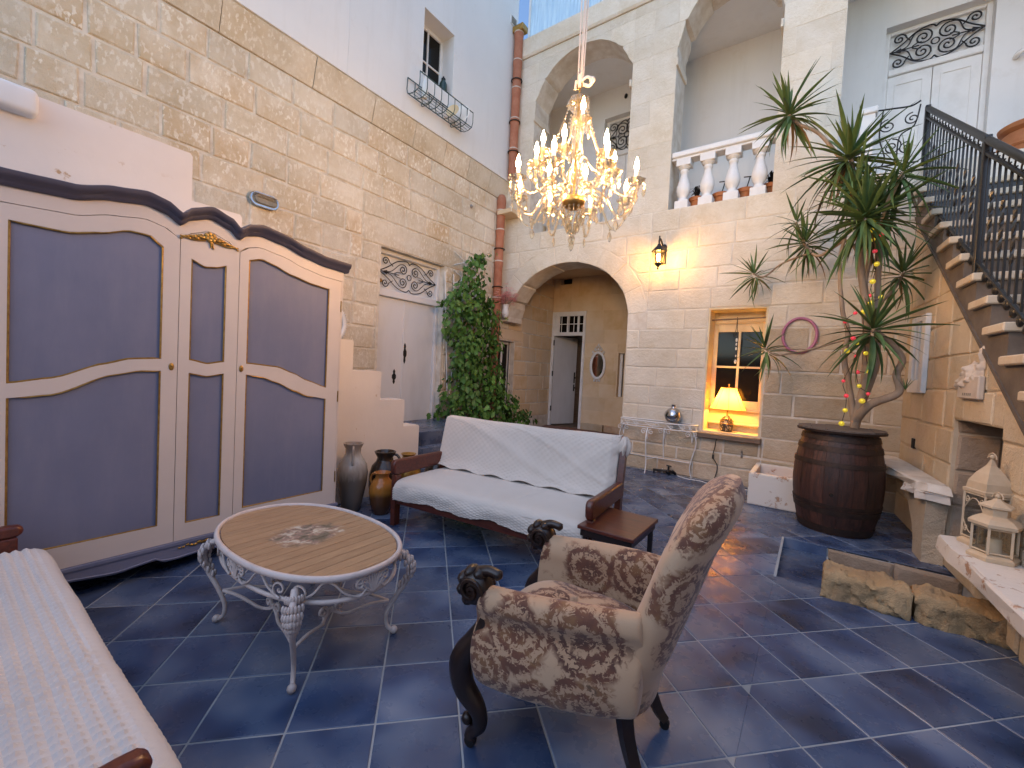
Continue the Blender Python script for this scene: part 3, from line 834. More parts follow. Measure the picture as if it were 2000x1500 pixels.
    for p, q in ((a0 + .06, xm - .016), (xm + .016, a1 - .06)):
        for r_, s_ in ((b0 + .12, zm - .014), (zm + .014, b1 - .28)):
            MB().box(p, 6.862, r_, q, 6.868, s_).build('pane', M['glass_dark'], w)
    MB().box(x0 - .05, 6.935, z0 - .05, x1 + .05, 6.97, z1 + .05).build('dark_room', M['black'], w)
    mb = MB(); mb.rbox(x0 - .035, 6.40, z0 - .075, x1 + .02, 6.52, z0 - .005, .008); mb.build('sill', M['sillwood'], fw)
    hk = MB(); hk.tube([(-.75, 6.49, .46), (-.75, 6.46, .45), (-.75, 6.455, .42), (-.75, 6.47, .40)], .008, 6); hk.tube([(-.75, 6.488, .40), (-.75, 6.488, .49)], .012, 6); hk.build('wall_hook', M['steel'], fw, 60)
    # passage behind the arch
    p = MB(); p.box(-5, 6.6, -.1, -2.3, 8.5, .199); p.build('passage_floor', M['redtile'], fw)
    for i in range(9):
        for j in range(6):
            t = MB(); xx, yy = -4.98 + i * .29, 6.63 + j * .31
            t.rbox(xx + .003, yy + .003, .19, xx + .287, yy + .307, .2045, .002); t.build('floor_tile', M['redtile'], fw)
    PW = lambda a, z, d: (a, 8.5 - d, z)
    pd = (-5.0, -4.15, .2, 2.80)
    PZ = [0.2, .34, .64, .93, 1.22, 1.51, 1.80, 2.09, 2.38, 2.80, 3.13, 3.6]
    vent = (-4.83, -4.55, 3.42, 3.56)
    backing('passage_wall', cells(-5, -2.3, PZ, None, [pd, SLOT, vent], []), PW, .2, M['stone_p'], fw)
    for q in cells(-4.99, -2.35, PZ, lambda z: R.uniform(.5, .8), [pd, (SLOT[0] - .03, SLOT[1] + .03, .95, 1.92), vent], []):
        stone('stone', q, PW, M['stone_p'], fw, proud=.004, gap=.003, jit=.002, ch=.004)
    for q in ((-4.12, -3.6), (-3.59, -3.0), (-2.99, -2.4)):
        stone('plinth_stone', [(q[0], .2), (q[1], .2), (q[1], .36), (q[0], .36)], lambda a, z, d: (a, 8.44 - d, z), M['stone_br'], fw, proud=.02, thick=.06)
    MB().box(-4.85, 8.64, 3.40, -4.53, 8.69, 3.58).build('air_vent', M['black'], fw)
    p = MB(); p.box(-5, 6.98, 3.55, -2.3, 8.5, 3.70); p.box(-2.455, 6.98, .2, -2.3, 8.5, 3.55); p.build('passage_ceiling', M['stone_p'], fw)
    sl = MB(); sl.box(SLOT[0], 8.66, SLOT[2], SLOT[1], 8.69, SLOT[3]); sl.build('slit_window', M['black'], fw)
    sf = MB(); sf.rbox(SLOT[0], 8.60, SLOT[2], SLOT[0] + .06, 8.65, SLOT[3], .004); sf.build('slit_frame', M['white_paint'], fw)
    f = MB()
    f.rbox(-4.99, 8.47, .205, -4.92, 8.54, 2.80, .006); f.rbox(-4.21, 8.47, .205, -4.15, 8.54, 2.80, .006); f.rbox(-4.92, 8.46, 2.26, -4.21, 8.54, 2.34, .006); f.rbox(-4.92, 8.47, 2.70, -4.21, 8.54, 2.80, .006)
    f.rbox(-4.92, 8.48, 2.34, -4.80, 8.53, 2.70, .004)
    for x in (-4.62, -4.36): f.rbox(x, 8.49, 2.34, x + .035, 8.53, 2.70, .004)
    d = f.build('door_frame', M['white_paint'], fw)
    for a, b in ((-4.80, -4.62), (-4.585, -4.36), (-4.325, -4.21)): MB().box(a, 8.505, 2.34, b, 8.51, 2.70).build('pane', M['glass_dark'], d)
    br = MB()
    for x in (-4.74, -4.55, -4.43, -4.30): br.tube([(x, 8.47, 2.33), (x, 8.47, 2.71)], .009, 6)
    br.tube([(-4.9, 8.465, 2.52), (-4.2, 8.465, 2.52)], .009, 6); br.build('window_bars', M['white_paint'], d)
    dm = MB(); L = .70
    dm.M = Matrix.Translation((-4.92, 8.53, 0)) @ Matrix.Rotation(math.radians(70), 4, 'Z')
    dm.rbox(0, 0, .225, L, .04, 2.255, .004); lf = dm.build('open_leaf', M['grey_paint'], d)
    hd = MB(); hd.M = dm.M
    for z, hh in ((1.32, .13), (1.08, .08)): hd.rbox(L - .075, -.012, z - hh, L - .035, 0, z + hh, .005); hd.sphere((L - .055, -.03, z), .02, 8, 6)
    hd.build('door_plates', M['iron'], d)
    hg = MB()
    for z in (.6, 1.4, 2.1): hg.rbox(-4.925, 8.455, z - .06, -4.90, 8.475, z + .06, .003)
    hg.build('hinges', M['iron'], d)
    rm = MB(); rm.box(-5.3, 9.6, 0, -3.0, 9.7, 3.2); rm.box(-5.3, 8.7, .1, -3, 9.6, .2); rm.box(-3.9, 8.71, .2, -3.8, 9.6, 3); rm.box(-5.4, 8.71, .2, -5.3, 9.6, 3); rm.box(-5.4, 8.71, 2.9, -3, 9.7, 3.0); rm.build('dark_room', M['sillwood'], fw)
facade()

# clerestory glazing above the facade
cl = thing('clerestory_window', 'bluish glazed strip with white frame above the stone facade, top of the courtyard', 'window', (0, 6.72, 7.5))
def clerestory():
    f = MB()
    for x in (-4.80, -3.30, -1.80, -.3): f.rbox(x - .02, -.02, 0, x + .02, .02, 1.5, .004)
    f.rbox(-4.80, -.02, 0.002, -.3, .02, .045, .004); f.rbox(-4.80, -.02, 1.46, -.3, .02, 1.5, .004)
    f.build('frame', M['white_paint'], cl)
    for a, b in ((-4.78, -3.32), (-3.28, -1.82), (-1.78, -.32)):
        MB().box(a, -.004, .045, b, .004, 1.46).build('pane', M['skyglass'], cl)
    r = MB()
    for k in range(6): r.tube([(-4.7 + k * .75, .02, .05), (-4.2 + k * .75, 1.6, 1.7)], .012, 5)
    r.build('roof_rods', M['white_paint'], cl)
clerestory()

# unseen courtyard walls, added for bounce and kept low to let sky light in
def unseen():
    mb = MB(); mb.box(-5.4, -5.3, -.3, 3.0, -5.0, 2.4)
    o = mb.build('unseen_courtyard_wall', M['stucco_back']); tag(o, 'unseen pale rendered courtyard wall facing the stone facade, kept low for sky light', 'wall')
    mb = MB(); mb.box(2.25, -5.0, -.3, 2.5, 6.0, 3.6)
    o = mb.build('unseen_courtyard_wall', M['stucco_back']); tag(o, 'unseen pale rendered courtyard wall beyond the outside staircase, kept low for sky light', 'wall')
unseen()

# ------------------------------------------------------------------ right wall (local x runs towards the camera, y into the wall)
RA = math.atan2(-1, .075)
rw = thing('rough_wall', 'warm pitted limestone wall with a square niche, under the outside staircase', 'wall', (.83, 6.5, 0), RA)
RWf = lambda a, z, d: (a, -d, z)
def edge_z(a): return 1.29 + .777 * (2.68 - a)     # lower edge of the stair carriage
def right_wall():
    NI = (1.57, 2.43, .24, 1.205)
    zs = [0, .28, .55, .83, 1.12, 1.44, 1.73, 2.02, 2.31, 2.60, 2.89, 3.18, 3.47]
    def cut(polys):
        out = []
        for p in polys:
            q = hp_clip(p, -.777, -1, -(edge_z(0) - .01))
            if len(q) > 2 and area(q) > .004: out.append(q)
        return out
    backing('mortar', cut(cells(-.02, 4.2, zs, None, [NI], [])), RWf, .45, M['mortar_r'], rw)
    cs = cut(cells(.0, 3.9, zs, lambda z: R.choice([.33, .42, .5, .6]), [(NI[0] - .0, NI[1] + .0, NI[2], NI[3])], []))
    for p in cs: stone('stone', p, RWf, M['stone_r'], rw, proud=.010, gap=.007, jit=.006)
    # niche: far jamb of weathered blocks, back, soffit
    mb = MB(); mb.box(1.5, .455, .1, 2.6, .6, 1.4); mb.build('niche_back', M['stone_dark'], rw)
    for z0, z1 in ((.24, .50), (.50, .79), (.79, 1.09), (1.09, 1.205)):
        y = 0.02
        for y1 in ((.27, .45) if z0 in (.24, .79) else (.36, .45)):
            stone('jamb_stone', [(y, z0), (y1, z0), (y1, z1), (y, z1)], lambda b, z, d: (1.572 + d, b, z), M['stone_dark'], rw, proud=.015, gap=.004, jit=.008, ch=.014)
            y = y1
    mb = MB(); mb.box(1.5, .0, .2, 2.6, .455, .24); mb.build('niche_floor', M['mortar_r'], rw)
    h = MB(); h.box(.50, -.02, .83, .585, .1, .93); h.build('putlog_hole', M['black'], rw)
right_wall()

# stone ledges along the right wall
def slab_mesh(poly, z0, z1, jit=.01):
    mb = MB(); n = len(poly)
    lo = [(x + R.uniform(-jit, jit), y + R.uniform(-jit, jit), z0 + R.uniform(-jit, jit) * .5) for x, y in poly]
    mid = [(x + R.uniform(-jit, jit), y + R.uniform(-jit, jit), z1 - .015) for x, y in poly]
    cx = sum(p[0] for p in poly) / n; cy = sum(p[1] for p in poly) / n
    hi = [(x + (cx - x) * .02, y + (cy - y) * .06, z1) for x, y in poly]
    mb.add(lo + mid + hi, [tuple(range(n - 1, -1, -1)), tuple(2 * n + i for i in range(n))] + [(o + i, o + (i + 1) % n, o + n + (i + 1) % n, o + n + i) for o in (0, n) for i in range(n)])
    return mb
bench = thing('stone_bench', 'whitewashed stone slab bench under the two cream lanterns', 'bench', (.83, 6.5, 0), RA)
def ledges():
    pl = [(2.34, -.03), (2.42, -.27)] + [(2.42 + k * .3, -.285 + R.uniform(-.008, .008)) for k in range(1, 8)] + [(4.5, .0), (3.5, -.012), (2.44, -.012), (2.43, .12), (2.36, .12)]
    slab_mesh(pl, .36, .45, .006).build('slab', M['whitewash'], bench)
    for x0, x1 in ((2.50, 3.05), (3.06, 3.7), (3.71, 4.4)):
        stone('support_stone', [(x0, 0), (x1, 0), (x1, .355), (x0, .355)], lambda a, z, d: (a, -.07 - d, z), M['stone_r'], bench, proud=.02, thick=.055, jit=.01, ch=.02)
    lg = thing('stone_ledge', 'grey stone ledge on a curved bracket beside the barrel', 'ledge', (.83, 6.5, 0), RA)
    slab_mesh([(.02, -.04), (.02, -.34), (.5, -.34), (1.0, -.27), (1.4, -.20), (1.55, -.19), (1.66, -.16), (1.72, -.03), (1.0, -.016), (.4, -.016)], .60, .665, .022).build('slab', M['mortar_b'], lg)
    slab_mesh([(1.22, -.03), (1.2, -.215), (1.32, -.23), (1.45, -.195), (1.60, -.205), (1.70, -.175), (1.735, -.03)], .525, .594, .02).build('slab', M['whitewash'], lg)
    mb = MB(); pr = [(.62, .515), (.70, .475), (.92, .44), (1.12, .385), (1.27, .28), (1.35, .14), (1.37, .0), (1.62, .0), (1.60, .25), (1.64, .515)]
    mb.prism(pr, -.15, -.014, lambda x, z, y: (x + .03 * mnoise.noise(Vector((x * 9, y * 9, z * 9))), y, z if z > .5 or z < .01 else z + .03 * mnoise.noise(Vector((z * 9, x * 9, 3))))); mb.build('bracket_stone', M['stone_br'], lg)
ledges()
kw = [thing('kerb_stone', 'long ochre kerb stone at the sunken step, nearest the blue step', 'stone', (.12, 3.56, 0)),
      thing('kerb_stone', 'ochre kerb stone running under the whitewashed bench', 'stone', (.58, 3.56, 0))]
def kerb():
    for o, L, h in ((kw[0], .45, .170), (kw[1], .62, .165)):
        mb = MB()
        def fn(u, v):
            a = 2 * PI * v
            cy, cz = math.cos(a), math.sin(a)
            k = (abs(cy) ** 9 + abs(cz) ** 9) ** (-1 / 9)
            e = 1 - .10 * abs(2 * u - 1) ** 14
            x = u * L; y = .12 + .115 * cy * k * e; z = -.12 + (h + .12) / 2 + (h + .12) / 2 * cz * k * e
            p = Vector((x * 7 + h * 90, y * 8, z * 8))
            dn = mnoise.noise(p) * .022 + mnoise.noise(p * 2.3) * .020 + mnoise.noise(p * 5) * .014 + mnoise.noise(p * 11) * .007
            return (x + dn * .5, y + dn, max(-.30, z + dn * (1 if z > 0 else .3)))
        mb.grid(fn, 44, 52, cv=True)
        mb.add([fn(0, j / 52) for j in range(52)], [tuple(range(52))]); mb.add([fn(1, j / 52) for j in range(52)], [tuple(range(52))])
        mb.build('stone_block', M['stone_kerb'], o, 50)
kerb()

# ------------------------------------------------------------------ outside staircase
stair = thing('outside_staircase', 'steep outside staircase with pale treads and black iron railing, climbing the right wall', 'stairs', (.83, 6.5, 0), RA)
def nose(k): return 2.75 - .29 * k, 1.67 + .22 * k
def staircase():
    W = 1.12
    side = []
    for k in range(-4, 11):
        a, z = nose(k)
        r = MB(); r.box(a - .32, .02, z - .23, a - .022, W, z - .061); r.build('riser', M['stairblack'], stair)
        t = MB(); t.rbox(a - .315, -.06, z - .06, a + .012, W, z, .008); t.build('tread', M['tread'], stair)
    for k in range(-4, 11):
        a, z = nose(k)
        lo = edge_z(a - .276)
        poly = [(a - .02, edge_z(a - .02)), (a - .02, z - .061), (a - .31, z - .061), (a - .31, edge_z(a - .31))]
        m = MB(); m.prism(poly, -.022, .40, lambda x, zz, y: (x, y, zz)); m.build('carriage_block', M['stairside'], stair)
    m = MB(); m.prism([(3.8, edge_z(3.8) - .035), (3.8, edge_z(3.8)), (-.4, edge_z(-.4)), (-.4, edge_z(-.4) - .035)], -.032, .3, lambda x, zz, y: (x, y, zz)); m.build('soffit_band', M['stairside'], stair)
    # railing
    yr = .01
    def rz(a): return 1.83 + .680 * (2.49 - a)
    h = MB(); h.M = None
    a0, a1 = -.02, 3.6
    path = [(a1, yr, rz(a1) + 1.03), (a0, yr, rz(a0) + 1.03)]
    h.tube(path, .030, 8, flat=.75); h.build('handrail', M['iron_grey'], stair, 60)
    for off, rr, nm in ((.93, .016, 'upper_rail'), (.10, .016, 'lower_rail')):
        m = MB(); m.tube([(a1, yr, rz(a1) + off), (a0, yr, rz(a0) + off)], rr, 6); m.build(nm, M['iron_grey'], stair)
    i = 0; a = a0 + .05
    while a < a1:
        b, t = rz(a) + .10, rz(a) + .93
        m = MB()
        if i % 2 == 0:
            m.box(a - .007, yr - .007, b, a + .007, yr + .007, t)
        else:
            n = 20; vs, fs = [], []
            for q in range(n + 1):
                z = lerp(b, t, q / n); tw = .5 * PI * 4 * min(1, max(0, (q / n - .25) / .5))
                s_ = .0085 if .25 < q / n < .75 else .006
                for c in range(4):
                    g = tw + PI / 4 + c * PI / 2
                    vs.append((a + s_ * 1.41 * math.cos(g), yr + s_ * 1.41 * math.sin(g), z))
            for q in range(n):
                for c in range(4): fs.append((q * 4 + c, q * 4 + (c + 1) % 4, q * 4 + 4 + (c + 1) % 4, q * 4 + 4 + c))
            m.add(vs, fs)
        m.build('baluster', M['iron_grey'], stair)
        sc = MB(); z = rz(a) + .98
        sc.tube([(a - .035 + .03 * math.cos(g), yr, z + .028 + .03 * math.sin(g)) for g in [k * PI / 5 for k in range(9)]], .006, 5)
        sc.build('top_curl', M['iron_grey'], stair)
        bl = MB(); bl.sphere((a, yr, rz(a) + .055), .040, 8, 6, (.9, .5, 1)); bl.build('rail_boss', M['iron_grey'], stair, 60)
        a += .098; i += 1
    for a in (a0, 1.72, 3.40):
        m = MB(); m.rbox(a - .022, yr - .022, rz(a) - .1, a + .022, yr + .022, rz(a) + 1.06, .004); m.build('post', M['iron_grey'], stair)
staircase()

# landing guard between the gallery pillar and the stair head
lr = thing('landing_railing', 'thin scrolled black railing with white end post, upper landing behind the spiky plant', 'railing', (.06, 6.56, 3.93))
def landing():
    m = MB(); m.rbox(.19, -.06, 0, .33, .06, .72, .008); m.rbox(.17, -.08, .72, .35, .08, .79, .01); m.build('end_post', M['plaster'], lr)
    m = MB(); m.tube(smooth_path([(.34, 0, .76), (.5, 0, .74), (.64, 0, .725), (.72, 0, .76)], 4), .010, 6); m.build('top_rail', M['iron'], lr)
    m = MB(); m.tube([(.34, 0, .10), (.74, 0, .08)], .010, 6); m.build('bottom_rail', M['iron'], lr)
    for cx, cz, r_, s_ in ((.66, .58, .07, 1), (.50, .30, .09, -1), (.63, .26, .07, 1), (.45, .55, .08, 1)):
        m = MB(); m.tube([(p[0], 0, p[1]) for p in spiral((cx, cz), r_, 1.6, PI / 2, s_)], .007, 5); m.build('scroll', M['iron'], lr, 60)
    m = MB(); m.tube(smooth_path([(.72, 0, .72), (.68, 0, .5), (.56, 0, .4), (.55, 0, .1)], 5), .008, 5); m.tube(smooth_path([(.40, 0, .74), (.38, 0, .45), (.44, 0, .2), (.42, 0, .1)], 5), .008, 5); m.build('curved_bar', M['iron'], lr)
landing()

# balustrade of the gallery
bal = thing('balustrade', 'white painted stone balustrade with bulbous balusters in the gallery arch', 'balustrade', (-1.935, 6.62, 3.93))
def balustrade():
    L = 1.325
    m = MB(); m.rbox(0.001, -.11, .76, L, .13, .84, .012); m.rbox(0.001, -.08, .725, L, .10, .76, .006); m.build('top_rail', M['white_paint'], bal)
    pr = [(.075, .12), (.075, .14), (.06, .16), (.055, .18), (.085, .23), (.098, .29), (.092, .35), (.066, .44), (.052, .50), (.050, .54), (.062, .555), (.062, .575), (.05, .59), (.085, .615), (.09, .63)]
    first = None
    for k in range(4):
        x = .17 + k * .328
        if first is None:
            first = MB().lathe(pr, 20, (0, 0, 0)).build('baluster', M['white_paint'], bal, 50)
            b2 = MB(); b2.rbox(-.095, -.095, 0, .095, .095, .12, .006); b2.build('base_block', M['white_paint'], first)
            b3 = MB(); b3.rbox(-.10, -.095, .63, .10, .095, .726, .006); b3.build('cap_block', M['white_paint'], first)
            o = first
        else:
            o = copy_tree(first, bal)
        o.location = (x, 0, .0)
balustrade()
POT = [(.072, 0), (.095, .15), (.097, .17), (.115, .17), (.118, .225), (.10, .225), (.095, .20), (.01, .19)]
def small_pots():
    for x, lab, pl in ((-1.62, 'small terracotta pot with dark plant between the two left balusters', 1), (-1.29, 'small terracotta pot with short T-shaped stake between the two middle balusters', 2), (-.97, 'small terracotta pot with T-shaped stake between the two right balusters', 2), (-.66, 'small terracotta pot with dark bushy plant between last baluster and pillar', 1)):
        t = thing('terracotta_pot', lab, 'flower pot', (x, 6.84, 3.93), 0, 'pots behind the gallery balustrade')
        MB().lathe(POT, 18).build('pot', M['pot'], t, 40)
        if pl == 1:
            m = MB()
            for k in range(26):
                g = k * 2.4; r_ = .02 + .07 * R.random(); h = .12 + .12 * R.random()
                m.tube([(0, 0, .19), (r_ * .6 * math.cos(g), r_ * .6 * math.sin(g), .19 + h), (r_ * 1.5 * math.cos(g), r_ * 1.5 * math.sin(g), .2 + h * .8)], [.006, .008, .002], 4)
            m.build('foliage', M['iron'], t, kind='stuff')
        else:
            m = MB(); m.tube([(0, 0, .19), (.05, 0, .40)], .008, 5); m.tube([(-.03, 0, .41), (.13, 0, .395)], .008, 5); m.build('stake', M['iron'], t)
small_pots()
bp = thing('terracotta_urn', 'large terracotta urn with a rolled rim, standing behind the black stair railing', 'plant pot', (1.80, 7.25, 3.90))
MB().lathe([(.14, 0), (.22, .15), (.26, .33), (.23, .45), (.20, .48), (.25, .51), (.26, .55), (.23, .57), (.18, .53), (.02, .5)], 28).build('pot', M['pot'], bp, 40)
m_ = MB(); m_.lathe([(.258, .29), (.272, .31), (.262, .33)], 28, close=False); m_.build('rim_band', M['pot'], bp, 40)

# ------------------------------------------------------------------ white stepped parapet and blue steps on the left
pa = thing('stepped_parapet', 'white plastered stepped parapet with peeling patches, rising behind the wardrobe', 'wall', (-3.8, 0, 0))
def parapet():
    ys = [3.47, 3.23, 2.90, 2.55, 2.20, 1.85, 1.50, 1.165]
    zs = [.72, 1.03, 1.34, 1.645, 1.95, 2.25, 2.55, 2.885]
    poly = [(ys[0], 0)]
    for k in range(8):
        poly.append((ys[k], zs[k] - .02)); poly.append((ys[k] - .015, zs[k]))
        if k < 7: poly.append((ys[k + 1], zs[k]))
    poly += [(-1.2, 2.885), (-1.2, 0)]
    m = MB(); m.prism(poly, -.22, 0, lambda y, z, d: (d + .006 * mnoise.noise(Vector((y * 3, z * 3, d))), y, z)); m.build('parapet_body', M['peel'], pa)
    m = MB(); m.rbox(-.05, .10, 2.74, .09, .40, 2.885, .03, 3); m.build('spout', M['plaster'], pa, 60)
parapet()
st = thing('tiled_steps', 'dark blue tiled steps at the foot of the white double door', 'steps', (-4.02, 3.3, 0))
def steps():
    for k, (x0, x1, y0, y1, z) in enumerate(((-.98, .30, .17, .75, .20), (-.98, .10, .18, .78, .40), (-.98, -.02, .20, 1.7, .58))):
        m = MB(); m.rbox(x0, y0 + .012, 0, x1, y1, z, .01, 2); m.build('step', M['tile'], st)
steps()

# ------------------------------------------------------------------ drain pipes
def pipe(lab, x, y, z0, z1, r, joints, brk):
    t = thing('drain_pipe', lab, 'pipe', (x, y, z0), 0, 'terracotta drain pipes in the corner')
    zs = [0] + [j - z0 for j in joints] + [z1 - z0]
    for a, b in zip(zs, zs[1:]):
        MB().lathe([(r * .93, a), (r * .93, b - .10), (r, b - .08), (r * 1.05, b), (r * .9, b)], 16).build('pipe_length', M['terra'], t, 40)
        MB().lathe([(r * .95, b - .012), (r * 1.07, b - .004), (r * 1.06, b + .012), (r * .93, b + .02)], 16).build('pipe_joint', M['joint'], t, 40)
    for z in brk:
        m = MB(); m.tube([(math.cos(g) * (r + .012), math.sin(g) * (r + .012), z - z0) for g in [k * PI / 7 - PI * .95 for k in range(14)]], .011, 5)
        m.tube([(-r, 0, z - z0), (-r - .09, -.03, z - z0 + .01)], .010, 5); m.build('bracket', M['iron'], t)
    return t
pl_ = pipe('shorter terracotta drain pipe beside the vine, ending below the plaster wall', -4.905, 6.26, .2, 4.35, .082, [1.0, 1.9, 2.75, 3.42, 4.0], [2.95, 3.65])
MB().lathe([(.082, 4.15), (.086, 4.33), (.075, 4.40), (.05, 4.44), (.01, 4.455)], 16).build('pipe_cap', M['terra'], pl_, 50)
pu_ = pipe('tall terracotta drain pipe in the plastered corner, up to the parapet', -4.80, 6.40, 4.97, 7.60, .085, [5.5, 6.05, 6.6, 7.1], [5.45, 6.0, 6.75])
m_ = MB(); m_.rbox(-.10, -.08, 2.64, .13, .10, 2.75, .01); m_.build('outlet', M['gold'], pu_)
# bulkhead lamp
bk = thing('bulkhead_lamp', 'grey oval bulkhead lamp on the chiselled stone wall above the wardrobe', 'wall lamp', (-4.985, 2.17, 3.115))
def stadium(w, h, n=10): return [(w * .5 + h * math.cos(-PI / 2 + PI * k / n), h * math.sin(-PI / 2 + PI * k / n)) for k in range(n + 1)] + [(-w * .5 + h * math.cos(PI / 2 + PI * k / n), h * math.sin(PI / 2 + PI * k / n)) for k in range(n + 1)]
m_ = MB(); m_.prism(stadium(.15, .055), 0, .05, lambda y, z, x: (x, y, z)); m_.prism(stadium(.13, .045), .051, .068, lambda y, z, x: (x, y * (1 - (x - .05) * 3), z * (1 - (x - .05) * 3))); m_.build('glass_cover', M['bulkhead'], bk, 50)
m_ = MB(); q_ = [(.035, y, z) for y, z in stadium(.15, .062)]; m_.tube(q_ + [q_[0]], .016, 6); m_.build('rim', M['silver'], bk, 50)
for z in (.015, .034, .052):
    m_ = MB(); m_.tube([(.045, -.125, z), (.078 - z * .3, -.08, z), (.078 - z * .3, .08, z), (.045, .125, z)], .0065, 5); m_.build('guard_bar', M['silver'], bk)
cn = MB(); cn.sphere((0, 0, 0), .035, 10, 6, (.5, 1, 1)); cn.sphere((.015, 0, 0), .018, 8, 5, (1, 1, 1))
ro = cn.build('wall_rosette', M['steel'], None, 50); ro.location = (-4.98, 5.52, 4.2); tag(ro, 'small steel ring boss on the stone wall high above the white double door', 'fitting')

# ------------------------------------------------------------------ wardrobe (local x out of the front, y along it)
wd = thing('wardrobe', 'large white and blue-grey painted three-door wardrobe with a dark scalloped cornice and gilt trim', 'wardrobe', (-3.348, 0, .0995))
wd.scale = (.93, .93, .93)
CB = [(.10, 2.255), (.25, 2.275), (.53, 2.292), (.7, 2.345), (.86, 2.372), (.96, 2.35), (1.045, 2.295), (1.10, 2.35), (1.22, 2.395), (1.34, 2.355), (1.405, 2.295), (1.46, 2.345), (1.56, 2.37), (1.73, 2.345), (1.91, 2.29), (2.1, 2.255), (2.31, 2.245)]
def curve(pts, a, b, n=20): return [(lerp(a, b, i / n), interp(pts, lerp(a, b, i / n))) for i in range(n + 1)]
def wardrobe():
    Y0, Y1 = .13, 2.285
    yz = lambda y, z, d: (d, y, z)
    top = curve(CB, Y0, Y1, 64)
    m = MB(); m.prism([(Y0, .09)] + [(y, z - .0) for y, z in top] + [(Y1, .09)], -.47, -.034, yz); m.build('carcass', M['wardrobe_w'], wd)
    # frieze between doors and cornice
    m = MB(); m.prism([(y, z - .085) for y, z in top] + [(y, z + .005) for y, z in top[::-1]], -.033, .0, yz); m.build('frieze', M['wardrobe_w'], wd)
    # cornice moulding swept along the scalloped line
    prof = [(-.05, .0), (.015, .0), (.028, .016), (.030, .030), (.052, .044), (.060, .062), (.060, .078), (.045, .084), (-.05, .084)]
    m = MB(); n = len(prof)
    tl = curve(CB, .085, 2.325, 96)
    vs = []
    for y, z in tl:
        e = 0 if .1 < y < 2.3 else .0
        vs += [(x, y, z + h) for x, h in prof]
    fs = []
    for i in range(len(tl) - 1):
        for j in range(n - 1): fs.append((i * n + j, (i + 1) * n + j, (i + 1) * n + j + 1, i * n + j + 1))
    fs += [tuple(range(n)), tuple(range(len(vs) - 1, len(vs) - 1 - n, -1))]
    m.add(vs, fs); m.build('cornice', M['cornice'], wd, 50)
    doors = [
        (.14, 1.043, .28, .955, [(.28, 2.10), (.5, 2.10), (.65, 2.14), (.78, 2.19), (.88, 2.19), (.955, 2.13)], [(.28, 1.21), (.45, 1.24), (.67, 1.33), (.8, 1.37), (.955, 1.38)], [(.28, 1.13), (.45, 1.15), (.71, 1.27), (.85, 1.30), (.955, 1.30)], .235, 1.01),
        (1.047, 1.413, 1.11, 1.33, [(1.11, 2.09), (1.19, 2.055), (1.26, 2.065), (1.33, 2.09)], [(1.11, 1.38), (1.22, 1.355), (1.33, 1.375)], [(1.11, 1.29), (1.22, 1.27), (1.33, 1.29)], .215, None),
        (1.417, 2.262, 1.48, 2.15, [(1.48, 2.17), (1.57, 2.2), (1.65, 2.18), (1.81, 2.125), (2.0, 2.085), (2.15, 2.07)], [(1.48, 1.37), (1.71, 1.35), (1.85, 1.3), (1.97, 1.24), (2.15, 1.18)], [(1.48, 1.285), (1.6, 1.27), (1.71, 1.23), (1.86, 1.16), (1.98, 1.11), (2.15, 1.08)], .235, 1.445)]
    for a, b, p, q, t1, b1, t2, zb, key in doors:
        dt = [(y, z - .09) for y, z in curve(CB, a, b, 24)]
        m = MB(); X0, X1 = -.033, .004
        m.prism([(a, .10)] + [(p - .0, .10), (p, dt[0][1])][:0] + [(a, dt[0][1]), (p, interp(CB, p) - .09), (p, .10)], X0, X1, yz)
        m.prism([(q, .10), (q, interp(CB, q) - .09), (b, dt[-1][1]), (b, .10)], X0, X1, yz)
        m.prism(curve(t1, p, q) + [(y, z - .09) for y, z in curve(CB, p, q, 20)][::-1], X0, X1, yz)
        m.prism(curve(t2, p, q) + curve(b1, p, q)[::-1], X0, X1, yz)
        m.prism([(p, .10), (q, .10), (q, zb), (p, zb)], X0, X1, yz)
        d = m.build('door', M['wardrobe_w'], wd)
        m = MB(); m.prism(curve(b1, p, q) + curve(t1, p, q)[::-1], -.03, -.012, yz); m.build('panel', M['wardrobe_b'], d)
        m = MB(); m.prism([(p, zb), (q, zb)] + curve(t2, p, q)[::-1], -.03, -.012, yz); m.build('panel', M['wardrobe_b'], d)
        for loop in (curve(b1, p, q) + curve(t1, p, q)[::-1], [(p, zb), (q, zb)] + curve(t2, p, q)[::-1]):
            m = MB(); cy = sum(k[0] for k in loop) / len(loop); cz = sum(k[1] for k in loop) / len(loop)
            lp = [(-.003, y + math.copysign(.004, cy - y), z + math.copysign(.004, cz - z)) for y, z in loop]
            m.tube(lp + [lp[0]], .0065, 5); m.build('gilt_moulding', M['gold'], d)
        if key:
            k = MB(); k.sphere((.006, key, 1.33), .026, 10, 6, (.25, .62, 1)); k.sphere((.012, key, 1.335), .006, 6, 4); k.build('keyhole', M['gold'], d, 60)
    # hinges
    for z in (.35, 1.1, 1.93):
        h = MB(); h.tube([(.004, 2.266, z - .05), (.004, 2.266, z + .05)], .006, 6); h.build('hinge', M['brass'], wd)
    m = MB(); m.rbox(-.034, 2.264, .09, .0, 2.285, 2.16, .003); m.rbox(-.034, .13, .09, 0, .139, 2.16, .002); m.build('corner_post', M['wardrobe_w'], wd)
    # gilt carving
    m = MB(); c0 = (1.22, 2.235)
    def spr(y, z, r, sx=1, sz=1): m.sphere((.012, c0[0] + y, c0[1] + z), r, 8, 5, (.6, sx, sz))
    for k in range(7):
        g = k * 2 * PI / 7; spr(.028 * math.cos(g), .03 + .022 * math.sin(g), .017)
    spr(0, .03, .018)
